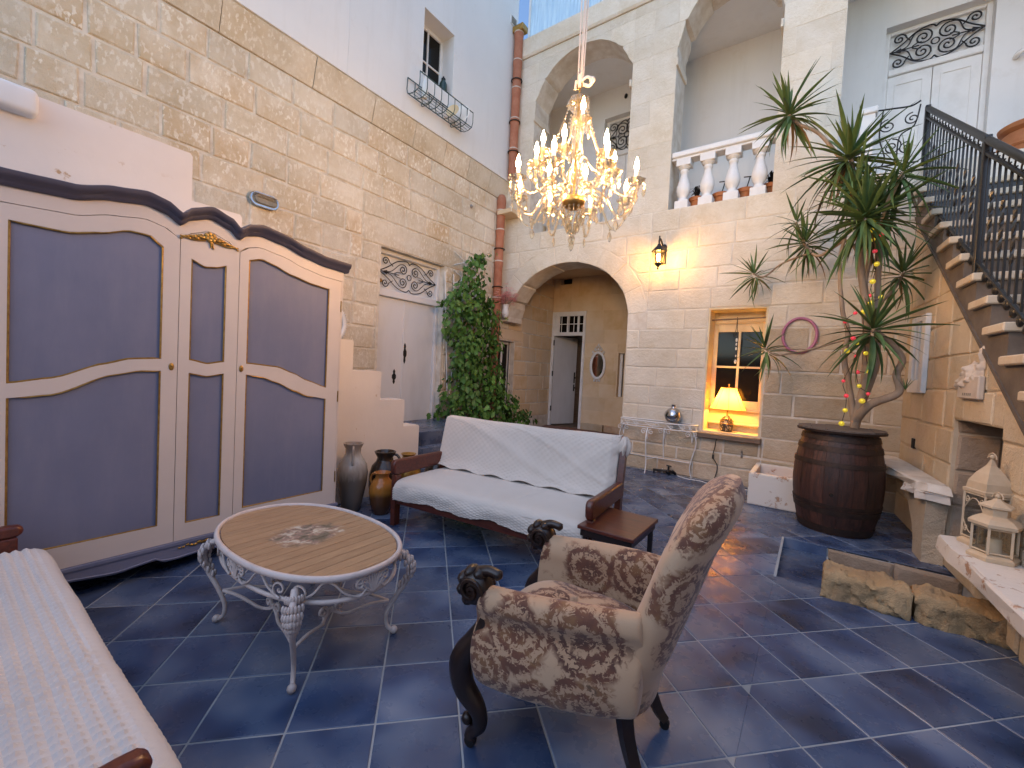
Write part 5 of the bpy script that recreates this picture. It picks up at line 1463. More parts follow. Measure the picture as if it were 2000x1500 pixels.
# ------------------------------------------------------------------ chandelier
cd = thing('chandelier', 'lit crystal chandelier with tiers of candle bulbs, hanging over the courtyard', 'chandelier', (-1.565, 2.875, 2.34))
def chandelier():
    Z = lambda z: z - 2.34
    m = MB(); m.lathe([(.01, Z(2.66)), (.05, Z(2.665)), (.082, Z(2.69)), (.088, Z(2.72)), (.075, Z(2.745)), (.03, Z(2.75))], 20); m.build('hub_bowl', M['brass'], cd, 50)
    m = MB(); m.lathe([(.02, Z(2.75)), (.035, Z(2.80)), (.07, Z(2.87)), (.06, Z(2.94)), (.025, Z(2.99)), (.022, Z(3.03)), (.055, Z(3.06)), (.05, Z(3.10)), (.03, Z(3.13)), (.045, Z(3.20)), (.062, Z(3.27)), (.05, Z(3.34)), (.022, Z(3.38)), (.02, Z(3.41))], 18); m.build('glass_column', M['crystal'], cd, 50)
    m = MB(); m.lathe([(.012, Z(3.40)), (.06, Z(3.40)), (.085, Z(3.43)), (.07, Z(3.475)), (.03, Z(3.49)), (.012, Z(3.49))], 14, wob=lambda a, z: 1 + .08 * math.cos(7 * a)); m.build('top_crown', M['crystal'], cd, 50)
    m = MB(); m.tube([(0, 0, Z(2.75)), (0, 0, Z(3.56))], .007, 6); m.build('stem', M['brass'], cd)
    # shared crystal shapes
    dm = MB(); dm.lathe([(.001, .0), (.011, -.014), (.019, -.038), (.011, -.062), (.001, -.074)], 6, sx=1, sy=.5); dm.sphere((0, 0, .010), .008, 6, 4)
    drop = dm.build('pendant', M['crystal'], cd)
    bm_ = MB(); bm_.sphere((0, 0, 0), .0105, 7, 5); bulb_n = 0
    used = [False]
    def hang(p, s=1., a=0):
        Mx = Matrix.Translation(p) @ Matrix.Rotation(a, 4, 'Z') @ Matrix.Diagonal((s, s, s, 1))
        if not used[0]: drop.matrix_local = Mx; used[0] = True
        else: inst(drop, 'pendant', cd, Mx)
    protos = {}
    def holder(p):
        parts = {
            'drip_cup': (lambda: MB().lathe([(.012, -.028), (.03, -.026), (.062, .0), (.066, .012), (.05, .006), (.02, -.004), (.012, -.004)], 14, wob=lambda a, z: 1 + .09 * math.cos(7 * a)), 'crystal', 50),
            'candle_sleeve': (lambda: MB().lathe([(.011, -.004), (.0135, .0), (.0135, .075), (.009, .08)], 10), 'plate', 50),
            'bulb': (lambda: MB().lathe([(.008, .080), (.016, .098), (.0175, .114), (.012, .136), (.005, .156), (.0015, .172)], 8), 'bulb', 60)}
        for nme, (fn, mt, sm) in parts.items():
            if nme not in protos: protos[nme] = fn().build(nme, M[mt], cd, sm); protos[nme].matrix_local = Matrix.Translation(p)
            else: inst(protos[nme], nme, cd, Matrix.Translation(p))
    def arm(ang, r, zc, z0, dip, kind):
        d = Vector((math.cos(ang), math.sin(ang), 0))
        pts = [Vector((0, 0, Z(z0))) + d * .05, Vector((0, 0, Z(z0) + .05)) + d * (r * .28), Vector((0, 0, Z(z0) - .01)) + d * (r * .50), Vector((0, 0, Z(dip))) + d * (r * .72), Vector((0, 0, Z(dip) + .02)) + d * (r * .9), Vector((0, 0, Z((dip + zc) / 2))) + d * r, Vector((0, 0, Z(zc) - .026)) + d * r]
        m = MB(); m.tube(smooth_path(pts, 5), .0095, 7); m.build('glass_arm', M['crystal'], cd, 60)
        c = d * r + Vector((0, 0, Z(zc)))
        holder(c)
        for k in range(4):
            g = ang + k * PI / 2 + .4
            q = c + Vector((math.cos(g) * .058, math.sin(g) * .058, -.012)); hang(q + Vector((0, 0, -.02)), .85 + .3 * R.random(), R.random() * 3)
        hang(c + Vector((0, 0, -.07)), 1.15, ang)
        b = pts[3] + Vector((0, 0, -.03)); hang(b, 1.15, ang)
    for k in range(8): arm(math.radians(10 + 45 * k), .455, 2.80, 2.74, 2.575, 'low')
    for k in range(6): arm(math.radians(42 + 60 * k), .30, 2.96, 2.80, 2.76, 'mid')
    for k in range(3): arm(math.radians(65 + 120 * k), .285, 3.145, 3.02, 2.99, 'top')
    # crystal skirt below the hub, bead strands from the crown
    for ring_, n, z in ((.085, 14, 2.655), (.065, 10, 2.60), (.04, 7, 2.55), (.012, 2, 2.47)):
        for k in range(n):
            g = 2 * PI * k / n + ring_ * 9; hang(Vector((ring_ * math.cos(g), ring_ * math.sin(g), Z(z))), .95, g)
    hang(Vector((0, 0, Z(2.44))), 1.3, 0)
    beads = MB()
    def strand(p0, p1, sag, n):
        for i in range(n + 1):
            t = i / n; q = p0.lerp(p1, t) + Vector((0, 0, -sag * 4 * t * (1 - t)))
            beads.sphere(tuple(q), .0085, 6, 4)
    for k in range(6):
        g = math.radians(42 + 60 * k)
        strand(Vector((.07 * math.cos(g), .07 * math.sin(g), Z(3.42))), Vector((.27 * math.cos(g), .27 * math.sin(g), Z(2.93))), .05, 26)
    for k in range(8):
        g, h = math.radians(10 + 45 * k), math.radians(55 + 45 * k)
        strand(Vector((.44 * math.cos(g), .44 * math.sin(g), Z(2.765))), Vector((.44 * math.cos(h), .44 * math.sin(h), Z(2.765))), .10, 16)
        strand(Vector((.085 * math.cos(g), .085 * math.sin(g), Z(2.66))), Vector((.02 * math.cos(g), .02 * math.sin(g), Z(2.48))), .01, 9)
    beads.build('bead_strands', M['crystal'], cd, 180, kind='stuff')
    # ring, bow and ropes up to the roof
    m = MB(); m.tube([(.02 * math.cos(k * PI / 6), 0, Z(3.575) + .02 * math.sin(k * PI / 6)) for k in range(13)], .005, 6); m.build('hanging_ring', M['brass'], cd)
    m = MB()
    m.tube(smooth_path([(0, 0, Z(3.60)), (.05, .01, Z(3.63)), (.09, .02, Z(3.60)), (.07, .02, Z(3.565)), (.02, .01, Z(3.585))], 4), .012, 6, flat=.5); m.sphere((.09, .02, Z(3.60)), .024, 8, 6); m.tube([(-.03, 0, Z(3.62)), (-.035, 0, Z(3.56))], .012, 6); m.tube([(0, 0, Z(3.56)), (0, 0, Z(3.66))], .014, 6)
    m.build('bow', M['rope'], cd, 60)
    for dx, dy in ((-.025, 0), (.0, .012), (.022, -.006), (.030, .02)):
        m = MB(); m.tube([(dx * .6, dy * .6, Z(3.6)), (dx, dy, Z(4.6)), (dx * 1.2, dy, Z(6.6))], .006, 5); m.build('rope', M['rope'], cd)
    m = MB(); m.tube([(-2.4, 0, Z(6.61)), (2.4, 0, Z(6.61))], .03, 8); m.build('carrier_rod', M['steel'], cd)
chandelier()

# ------------------------------------------------------------------ wall lantern on the facade
ln_ = thing('wall_lantern', 'lit black hexagonal lantern on a bracket, on the facade between arch and window', 'wall lantern', (-1.955, 6.24, 3.0))
def lantern_wall():
    m = MB(); m.lathe([(.006, -.01), (.016, 0), (.008, .025), (.02, .035), (.055, .07), (.058, .08)], 6, a0=.2, a1=.2 + 2 * PI); m.build('base', M['iron'], ln_)
    for k in range(6):
        g = .2 + k * PI / 3; h = .2 + (k + 1) * PI / 3
        m = MB(); m.tube([(.056 * math.cos(g), .056 * math.sin(g), .08), (.085 * math.cos(g), .085 * math.sin(g), .255)], .006, 5); m.build('glazing_bar', M['iron'], ln_)
        q = [(.052 * math.cos(g), .052 * math.sin(g), .085), (.052 * math.cos(h), .052 * math.sin(h), .085), (.08 * math.cos(h), .08 * math.sin(h), .25), (.08 * math.cos(g), .08 * math.sin(g), .25)]
        m = MB(); m.add(q, [(0, 1, 2, 3)]); o = m.build('pane', M['lpane'], ln_)
    m = MB(); m.lathe([(.095, .25), (.105, .258), (.09, .275), (.055, .315), (.03, .335), (.02, .36), (.006, .365)], 6, a0=.2, a1=.2 + 2 * PI); m.build('roof', M['iron'], ln_)
    m = MB(); m.lathe([(.012, .10), (.02, .14), (.027, .175), (.02, .205), (.004, .215)], 10); m.build('bulb', M['bulb_l'], ln_, 60)
    m = MB(); m.lathe([(.014, .08), (.014, .105)], 8); m.build('socket', M['brass'], ln_)
    m = MB(); m.tube(smooth_path([(0, 0, .36), (0, 0, .42), (.0, .06, .44), (.0, .14, .40), (0, .20, .36), (0, .245, .32)], 5), .013, 7); m.tube([(0, 0, .40), (0, 0, .475)], .011, 6); m.build('bracket', M['iron'], ln_)
    m = MB(); m.rbox(-.04, .225, .12, .04, .248, .40, .01, 2); m.sphere((0, .235, .37), .048, 10, 6, (.9, .4, 1)); m.build('wall_plate', M['iron'], ln_)
M['lpane'] = pane_mat('lantern_glass', .06, (1, .93, .80))
lantern_wall()

# ------------------------------------------------------------------ console table, silver vase, tap and cables
ct = thing('console_table', 'white wrought iron half-round console table with scroll frieze against the facade', 'table', (-1.88, 6.49, 0))
def console():
    H = .775; w, dp = .56, .27
    def hr(t, k=1.): 
        g = PI * t; c, s = math.cos(g), math.sin(g)
        return (-w * k * math.copysign(abs(c) ** .75, c), -dp * k * abs(s) ** .6)
    for z, r_, nm in ((H, .009, 'top_rim'), (H - .085, .007, 'lower_rim')):
        m = MB(); m.tube([(*hr(i / 40), z) for i in range(41)] + [(-w, 0, z)], r_, 6); m.build(nm, M['white_paint'], ct, 60)
    m = MB(); m.prism([hr(i / 40, .98) for i in range(41)], H - .002, H + .006, lambda a, b, z: (a, b, z)); m.build('glass_top', M['pane'], ct)
    for k in range(9):
        t0 = .06 + k * .11
        m = MB(); sc = lambda p: (*hr(t0 + p[0] * .9), H - .043 + p[1])
        m.tube([sc(p) for p in spiral((0, 0), .034, 1.4, PI / 2, 1 if k % 2 else -1, 18)], .0045, 5)
        m.tube([sc((-.05, .035)), sc((-.02, .0)), sc((.0, -.034))], .0045, 5); m.build('frieze_scroll', M['white_paint'], ct, 60)
    lg = [(-.53, -.02), (-.08, -.255), (.50, -.06), (.10, -.0)]
    for (x, y), out in zip(lg, (-1, 0, 1, 0)):
        m = MB(); n = Vector((x, y, 0)).normalized() if abs(out) else Vector((0, -1, 0))
        b = Vector((x, y, 0))
        pth = smooth_path([b + Vector((0, 0, H - .09)), b + n * .05 + Vector((0, 0, H - .2)), b + n * .055 + Vector((0, 0, H - .30)), b + n * .01 + Vector((0, 0, .28)), b - n * .01 + Vector((0, 0, .14)), b + n * .02 + Vector((0, 0, .008))], 5)
        m.tube(pth, .0085, 6); m.build('leg', M['white_paint'], ct, 60)
        for s in (-1, 1):
            m = MB(); m.tube([(x + s * (.055 + p[0]), y - .01, H - .15 + p[1]) for p in spiral((0, 0), .038, 1.3, PI / 2, s, 18)], .006, 5)
            m.tube(smooth_path([(x + s * .055, y - .01, H - .112), (x + s * .02, y - .01, H - .13), (x, y, H - .26)], 4), .006, 5); m.build('scroll_bracket', M['white_paint'], ct, 60)
    m = MB(); m.tube([(-.5, -.02, .22), (.48, -.05, .22)], .006, 5); m.tube([(-.08, -.25, .22), (.0, -.03, .22)], .006, 5); m.build('stretcher', M['white_paint'], ct)
console()
vs_ = MB().lathe([(.04, 0), (.075, .012), (.108, .055), (.118, .105), (.105, .155), (.07, .195), (.038, .212), (.030, .222), (.030, .255), (.036, .262), (.026, .262), (.024, .22)], 44, wob=lambda a, z: 1 + (.012 * math.cos(22 * a) if z > .1 and z < .2 else 0)).build('round_vase', M['silver'], None, 50)
vs_.location = (-1.645, 6.36, .782); tag(vs_, 'round silvered glass vase with a short neck on the white console table', 'vase')
tp = thing('garden_tap', 'small black tap on the floor under the white console table', 'tap', (-1.72, 6.40, 0))
m_ = MB(); m_.tube(smooth_path([(-.17, 0, .05), (-.06, 0, .055), (.05, .02, .06), (.09, .05, .05)], 4), .018, 8); m_.build('spout', M['iron'], tp, 60)
m_ = MB(); m_.tube([(.04, .02, .03), (.045, .02, .14)], .014, 8); m_.tube([(.01, .02, .14), (.085, .02, .13)], .010, 6); m_.sphere((.04, .02, .05), .035, 8, 6); m_.tube([(.09, .05, .06), (.13, .09, .02)], .022, 8); m_.build('handle', M['iron'], tp, 60)
m_ = MB(); m_.tube([(-.16, 0, 0), (-.16, 0, .045)], .012, 6); m_.tube([(.05, .03, 0), (.05, .03, .04)], .016, 6); m_.build('foot', M['iron'], tp)
def cable(pts, lab, mat='cable', r=.006):
    m = MB(); m.tube(smooth_path(pts, 8), r, 6); o = m.build('cable', M[mat], None, 180); tag(o, lab, 'cable', 'cables along the facade')
cable([(-1.05, 6.50, .62), (-1.06, 6.385, .60), (-1.075, 6.42, .50), (-1.10, 6.46, .36), (-1.04, 6.47, .24), (-1.05, 6.45, .1), (-1.10, 6.42, .008), (-1.3, 6.38, .007)], 'thin black lamp cable hanging from the sill board with an inline switch')
cable([(-1.55, 6.44, .007), (-1.4, 6.36, .007), (-1.2, 6.36, .007), (-1.0, 6.22, .007), (-.8, 6.3, .007), (-.55, 6.35, .007)], 'pale cable lying along the floor below the lit window', 'white_paint', .007)
sw_ = MB(); sw_.rbox(-.012, -.01, 0, .012, .012, .06, .004); so_ = sw_.build('cable_switch', M['cable']); so_.location = (-1.098, 6.455, .33); tag(so_, 'small black inline switch on the thin lamp cable', 'switch')

# ------------------------------------------------------------------ table lamp in the window, rod and hanging ornament
tl_ = thing('table_lamp', 'lit table lamp with pleated cream shade and dark mosaic base, on the window sill', 'lamp', (-.985, 6.66, .71))
def table_lamp():
    m = MB(); m.lathe([(.06, 0), (.075, .008), (.088, .05), (.092, .10), (.082, .155), (.055, .20), (.03, .22), (.025, .23)], 28); m.build('base', M['lampbase'], tl_, 50)
    for z, r_ in ((.115, .0935), (.185, .067)):
        m = MB(); m.tube([(r_ * math.cos(k * PI / 14), r_ * math.sin(k * PI / 14), z) for k in range(29)], .004, 5); m.build('band', M['gold'], tl_)
    for k in range(6):
        g = k * PI / 3; m = MB(); m.tube([(p[0] * math.cos(g) - 0 + .0845 * math.cos(g) - p[0] * math.cos(g) + -p[0] * math.sin(g), .0845 * math.sin(g) + p[0] * math.cos(g), .15 + p[1]) for p in spiral((0, 0), .018, 1.2, 0, 1, 12)], .0035, 5); m.build('swirl', M['gold'], tl_)
    m = MB(); m.tube([(0, 0, .23), (0, 0, .36)], .009, 8); m.tube([(0, 0, .62), (0, 0, .655)], .006, 6); m.sphere((0, 0, .665), .012, 8, 6); m.tube([(0.0, .045, .36), (.0, .06, .5), (0, .0, .625)], .003, 5); m.tube([(0.0, -.045, .36), (.0, -.06, .5), (0, .0, .625)], .003, 5); m.build('stem', M['brass'], tl_)
    m = MB(); m.lathe([(.235, .315), (.205, .37), (.165, .46), (.122, .555), (.095, .62)], 40, close=False, wob=lambda a, z: 1 + .006 * math.cos(16 * a)); m.build('lamp_shade', M['shade'], tl_, 60)
    m = MB()
    for r_, z in ((.236, .315), (.096, .62)): m.tube([(r_ * math.cos(k * PI / 18), r_ * math.sin(k * PI / 18), z) for k in range(37)], .005, 5)
    m.build('shade_trim', M['gold'], tl_)
    for k in range(8):
        g = k * PI / 4 + .2; m = MB(); m.tube([(math.cos(g) * r_, math.sin(g) * r_, z) for r_, z in ((.2375, .315), (.207, .37), (.167, .46), (.124, .555), (.097, .62))], .0022, 4); m.build('shade_rib', M['mahog_l'], tl_)
    m = MB(); m.sphere((0, 0, .46), .028, 10, 8, (1, 1, 1.3)); m.build('bulb', M['bulb_t'], tl_, 60)
table_lamp()
rd = MB(); rd.tube([(-1.26, 6.63, 2.285), (-.575, 6.63, 2.305)], .011, 8); ro = rd.build('curtain_rod', M['sillwood']); tag(ro, 'thin dark wooden rod across the top of the lit window', 'rod')
ho = thing('hanging_ornament', 'small ornament on looped cords hanging from the rod in the lit window', 'ornament', (-.93, 6.625, 2.30))
m_ = MB(); m_.tube([(0, 0, .02), (-.008, 0, -.15), (-.03, 0, -.27)], .004, 5); m_.tube([(0, 0, .02), (.008, 0, -.15), (.02, 0, -.30)], .004, 5); m_.tube([(-.03, 0, -.27), (-.005, 0, -.24), (.02, 0, -.30), (.0, 0, -.55), (0, 0, -.62)], .004, 5); m_.build('cord', M['cable'], ho)
for z, s in ((-.30, .02), (-.36, .014), (-.42, .016), (-.52, .012), (-.60, .022)):
    m_ = MB(); m_.sphere((.008, 0, z), s, 8, 6, (.8, .6, 1.4)); m_.build('shell_charm', M['candle'], ho, 60)

# ------------------------------------------------------------------ barrel, plant and bauble garland
ba = thing('barrel', 'big dark oak barrel with iron hoops and a weathered lid', 'barrel', (.235, 5.37, 0))
def barrel():
    H = .985
    def rad(z): return .295 + .075 * math.sin(PI * min(1, max(0, z / H))) ** .9
    N = 20
    for k in range(N):
        a0 = 2 * PI * k / N + .002; a1 = 2 * PI * (k + 1) / N - .004
        dr = R.uniform(-.002, .002)
        prof = [(rad(H * i / 8) + dr, .004 + H * i / 8 * .985) for i in range(9)]
        m = MB(); m.lathe(prof, 3, a0=a0, a1=a1, close=False)
        inner = [(r_ - .03, z) for r_, z in prof]
        m.lathe(inner, 1, a0=a0, a1=a1, close=False)
        n = 4
        m.add([(math.cos(a) * r_, math.sin(a) * r_, z) for a in (a0, a1) for r_, z in (prof[0], (prof[0][0] - .03, prof[0][1]), (prof[-1][0] - .03, prof[-1][1]), prof[-1])], [(0, 1, 5, 4), (3, 2, 6, 7)])
        m.build('stave', M['barrel'], ba, 40)
    for z, h in ((.02, .06), (.20, .055), (.27, .03), (.66, .045), (.80, .05), (.90, .05)):
        m = MB(); m.lathe([(rad(z) - .002, z), (rad(z) + .006, z), (rad(z + h) + .006, z + h), (rad(z + h) - .002, z + h)], 40, close=False); m.build('hoop', M['hoop'], ba, 40)
    m = MB(); m.tube([(-.05, -.372, .40), (-.047, -.33, .40)], .016, 10); m.sphere((-.05, -.37, .40), .017, 8, 6, (1, .2, 1)); m.build('bung_hole', M['black'], ba)
    a = -.36
    for k in range(6):
        w = .12; q = hp_clip(hp_clip([(.352 * math.cos(i * PI / 24), .352 * math.sin(i * PI / 24)) for i in range(48)], 1, 0, a + .001), -1, 0, -(a + w - .001)); a += w
        if len(q) > 2: m = MB(); m.prism(q, H, H + .028 + R.uniform(-.003, .003), lambda x, y, z: (x, y, z)); m.build('lid_board', M['lid'], ba)
    m = MB(); m.lathe([(.335, H - .01), (.358, H - .006), (.362, H + .012), (.353, H + .014)], 40, close=False); m.build('lid_rim', M['hoop'], ba, 40)
barrel()
dp = thing('dragon_tree', 'tall multi-stemmed spiky dragon tree rising behind the barrel', 'plant', (.33, 5.35, 1.012))
def dragon():
    O = Vector((.33, 5.35, 1.012))
    T = {'t1': ([(.34, 5.35, 1.03), (.29, 5.35, 1.35), (.22, 5.35, 1.71), (.23, 5.35, 1.96), (.17, 5.35, 2.22), (.13, 5.35, 2.63), (.16, 5.3, 2.94), (.29, 5.15, 3.02)], .030, .012),
         't2': ([(.34, 5.35, 1.03), (.39, 5.3, 1.51), (.37, 5.3, 2.0), (.28, 5.3, 2.7), (.23, 5.35, 3.21), (.15, 5.35, 3.68)], .040, .022),
         't3': ([(.34, 5.35, 1.09), (.44, 5.25, 1.27), (.63, 5.25, 1.4), (.61, 5.25, 1.57), (.63, 5.2, 1.71), (.52, 5.15, 1.87), (.4, 5.05, 1.95)], .042, .018),
         't4': ([(.35, 5.36, 1.15), (.44, 5.42, 1.5), (.48, 5.45, 1.77), (.44, 5.5, 2.43), (.46, 5.5, 2.88), (.47, 5.4, 3.19), (.55, 5.3, 3.44)], .034, .018),
         't5': ([(.37, 5.3, 2.0), (.34, 5.4, 2.42), (.37, 5.6, 2.86), (.3, 5.6, 3.39), (.12, 5.6, 3.74), (-.12, 5.6, 4.11), (-.32, 5.6, 4.28), (-.42, 5.6, 4.42)], .026, .016),
         't6': ([(.55, 5.18, 1.82), (.45, 5.24, 1.88), (.37, 5.3, 1.92), (.18, 5.6, 1.90), (-.03, 5.75, 1.83), (-.25, 5.85, 1.78), (-.40, 5.9, 1.76), (-.52, 5.9, 1.84)], .016, .010),
         't7': ([(.28, 5.3, 2.7), (.16, 5.6, 2.94), (-.05, 5.8, 2.86), (-.2, 5.9, 3.05), (-.29, 5.9, 3.30)], .018, .013),
         't8': ([(.37, 5.3, 2.1), (.48, 5.6, 2.29), (.60, 5.85, 2.45), (.67, 5.85, 2.62)], .018, .014),
         't9': ([(-.1, 5.85, 2.92), (-.4, 6.0, 2.86), (-.6, 6.1, 2.74), (-.72, 6.1, 2.79)], .012, .010)}
    for k, (p, r0, r1) in T.items():
        pth = smooth_path([Vector(q) - O for q in p], 7)
        pth = [q + Vector((nz(q.x * 4, q.z * 5, 1), nz(q.z * 5, q.y, 2), 0)) * .012 for q in pth]
        n = len(pth); m = MB(); m.tube(pth, [lerp(r0, r1, i / (n - 1)) * (1 + .10 * nz(i * .7, r0 * 100)) for i in range(n)], 9); m.build('trunk' if r0 > .03 else 'branch', M['bark'], dp, 60)
    # leaf shape: a folded, arching sword leaf of length 1 along +x
    def leaf_mesh(bend, wid, mat):
        m = MB(); n = 5; vs = []
        for i in range(n + 1):
            t = i / n; w = wid * (math.sin(PI * min(1, .12 + t * .88)) ** .7 if t < 1 else 0) * (1 - .55 * t)
            x = t * (1 - .10 * bend * t); z = -bend * t * t * .5
            vs += [(x, -w, z + w * .5), (x, 0, z), (x, w, z + w * .5)]
        fs = []
        for i in range(n):
            for j in range(2): fs.append((i * 3 + j, i * 3 + 3 + j, i * 3 + 4 + j, i * 3 + 1 + j))
        m.add(vs, fs); return m
    protos = []
    for bend in (.15, .4, .75): protos.append(leaf_mesh(bend, .050, None))
    me = []
    for i, p in enumerate(protos):
        o = p.build('leaf', M['leaf'], dp, 180); me.append(o.data); bpy.data.objects.remove(o)
    o = protos[2].build('leaf', M['leaf_dry'], dp, 180); dry = o.data; bpy.data.objects.remove(o)
    heads = [((-.42, 5.6, 4.44), .50, (-.25, 0, 1), 64, 24), ((.14, 5.35, 3.72), .58, (.1, -.1, 1), 84, 34), ((.55, 5.3, 3.46), .50, (.25, 0, 1), 34, 22), ((-.2, 5.9, 3.07), .42, (-.4, -.2, 1), 48, 22),
             ((-.29, 5.9, 3.32), .34, (-.1, 0, 1), 24, 14), ((-.72, 6.1, 2.80), .36, (-.4, -.5, .8), 34, 26), ((.29, 5.12, 3.04), .56, (.0, -.35, 1), 84, 34), ((.44, 5.42, 3.16), .54, (.3, 0, 1), 52, 20),
             ((.67, 5.85, 2.64), .42, (.3, -.1, 1), 40, 20), ((.40, 5.05, 1.98), .56, (.05, -.45, .9), 46, 34), ((-.52, 5.9, 1.85), .40, (-.4, -.3, .8), 34, 24), ((.20, 5.3, 3.36), .46, (-.2, 0, 1), 40, 18)]
    mass = MB()
    for (c, L, ax, n, nob) in heads:
        az = Vector(ax).normalized(); c = Vector(c) - O
        ux = az.orthogonal().normalized(); uy = az.cross(ux)
        for i in range(n):
            t = i / n
            el = math.radians(lerp(88, -62, (t ** .85))) + R.uniform(-.16, .16)
            g = i * 2.39996 + R.uniform(-.25, .25)
            d = az * math.sin(el) + (ux * math.cos(g) + uy * math.sin(g)) * math.cos(el)
            ll = L * R.uniform(.72, 1.12) * (1 if t > .12 else .75)
            z = Vector((0, 0, 1)) if abs(d.z) < .95 else ux
            y = z.cross(d).normalized(); zz = d.cross(y)
            rot = Matrix((d, y, zz)).transposed().to_4x4()
            Mx = Matrix.Translation(c - az * (.10 * t) + d * .02) @ rot @ Matrix.Rotation(R.uniform(-.5, .5), 4, 'X') @ Matrix.Diagonal((ll, ll * R.uniform(.8, 1.1), ll, 1))
            b = 0 if t < .3 else (1 if t < .7 else 2)
            isdry = t > .90 and R.random() < .6
            if i >= n - nob or isdry: data_obj('leaf', dry if isdry else me[b], dp, Mx)
            else:
                mass.M = Mx; mass.add(protos[b].v, protos[b].f); mass.M = None
    mass.build('inner_leaves', M['leaf'], dp, 180, kind='stuff')
    # a small side sprout low on the right branch
    for k in range(7):
        g = k * 2.4; d = Vector((.45 * math.cos(g), .3 * math.sin(g), .9)).normalized(); y = Vector((0, 0, 1)).cross(d).normalized(); zz = d.cross(y)
        data_obj('leaf', me[0], dp, Matrix.Translation(Vector((.67, 5.22, 1.42)) - O) @ Matrix((d, y, zz)).transposed().to_4x4() @ Matrix.Diagonal((.13, .13, .13, 1)))
dragon()
ga = thing('bauble_garland', 'garland of shiny red and yellow baubles wound down the trunks above the barrel', 'garland', (.33, 5.18, 1.03))
def garland():
    B = [(.38, 2.7, 'r'), (.4, 2.58, 'y'), (.38, 2.42, 'y'), (.37, 2.29, 'r'), (.45, 2.27, 'y'), (.38, 2.22, 'y'), (.27, 2.13, 'r'), (.33, 2.14, 'y'), (.2, 2.05, 'r'), (.27, 1.89, 'r'), (.3, 1.85, 'y'), (.23, 1.77, 'y'), (.3, 1.72, 'r'), (.37, 1.75, 'y'), (.32, 1.57, 'r'), (.4, 1.58, 'y'), (.22, 1.48, 'r'), (.34, 1.44, 'y'), (.25, 1.34, 'r'), (.37, 1.3, 'y'), (.41, 1.37, 'r'), (.25, 1.2, 'y'), (.23, 1.07, 'y'), (.35, 2.97, 'y'), (.39, 2.91, 'r'), (.34, 2.90, 'y'), (.42, 2.85, 'r'), (.36, 2.81, 'y')]
    pr = {}
    for x, z, c in B:
        p = Matrix.Translation((x - .33, .0, z - 1.03))
        if c not in pr:
            pr[c] = MB().sphere((0, 0, 0), .020 if c == 'r' else .023, 12, 8).build('red_bauble' if c == 'r' else 'yellow_bauble', M['bead_' + c], ga, 180); pr[c].matrix_local = p
        else:
            s = R.uniform(.75, 1.1); inst(pr[c], pr[c].name.split('.')[0], ga, p @ Matrix.Diagonal((s, s, s, 1)))
    for ch_ in ([b for b in B if b[0] < .31], [b for b in B if b[0] >= .31]):
        q = sorted(ch_, key=lambda b: -b[1]); m = MB(); m.tube(smooth_path([(b[0] - .33, .012, b[1] - 1.03) for b in q], 4), .003, 4); m.build('wire', M['cable'], ga)
garland()
# stone trough beside the barrel
tr = thing('stone_trough', 'low whitewashed stone trough with peeling paint, left of the barrel', 'trough', (-.32, 6.06, 0))
def trough():
    a, b, h = .25, .40, .37
    m = MB(); m.rbox(-a, -b, 0, a, -b + .07, h, .015, 2); m.build('front_side', M['whitewash'], tr)
    m = MB(); m.rbox(-a, b - .07, 0, a, b, h, .015, 2); m.build('rear_side', M['whitewash'], tr)
    m = MB(); m.rbox(-a, -b + .071, 0, -a + .06, b - .071, h - .003, .012, 2); m.build('end_side', M['whitewash'], tr)
    m = MB(); m.rbox(a - .06, -b + .071, 0, a, b - .071, h - .003, .012, 2); m.build('end_side', M['whitewash'], tr)
    m = MB(); m.box(-a + .061, -b + .072, 0, a - .061, b - .072, .22); m.build('dry_soil', M['pot'], tr)
trough()
hp_ = MB(); hp_.grid(lambda u, v: (math.cos(2 * PI * u) * (.178 + .018 * math.cos(2 * PI * v)), .02 * math.sin(2 * PI * v), math.sin(2 * PI * u) * (.215 + .018 * math.cos(2 * PI * v))), 48, 8, cu=True, cv=True)
hoop = hp_.build('pink_hoop', M['hoop_pink'], None, 180); hoop.location = (-.195, 6.46, 2.045); tag(hoop, 'dusty pink oval hoop hung on the facade right of the lit window', 'hoop')

# ------------------------------------------------------------------ things on the right wall
lv = thing('louvre_panel', 'narrow white wooden panel with two dark slots on the right wall', 'panel', (.83, 6.5, 0), RA)
for q in ((.34, -.055, 1.40, .46, -.012, 2.18), (.70, -.055, 1.40, .82, -.012, 2.18), (.461, -.055, 1.40, .699, -.012, 1.53), (.461, -.055, 2.12, .699, -.012, 2.18), (.56, -.05, 1.531, .60, -.012, 2.119)):
    m_ = MB(); m_.rbox(*q, .006); m_.build('frame_bar', M['white_paint'], lv)
m_ = MB(); m_.box(.461, -.018, 1.531, .699, -.013, 2.119); m_.build('dark_slot', M['bulkhead'], lv)
M['plaque'] = P('aged_plaster_cast', (.60, .52, .44), .9, col2=(.52, .44, .36), scale=8, bump=.3, bscale=40)
pq = thing('relief_plaque', 'small white plaster plaque with a figure in relief on the right wall', 'plaque', (.83, 6.5, 0), RA)
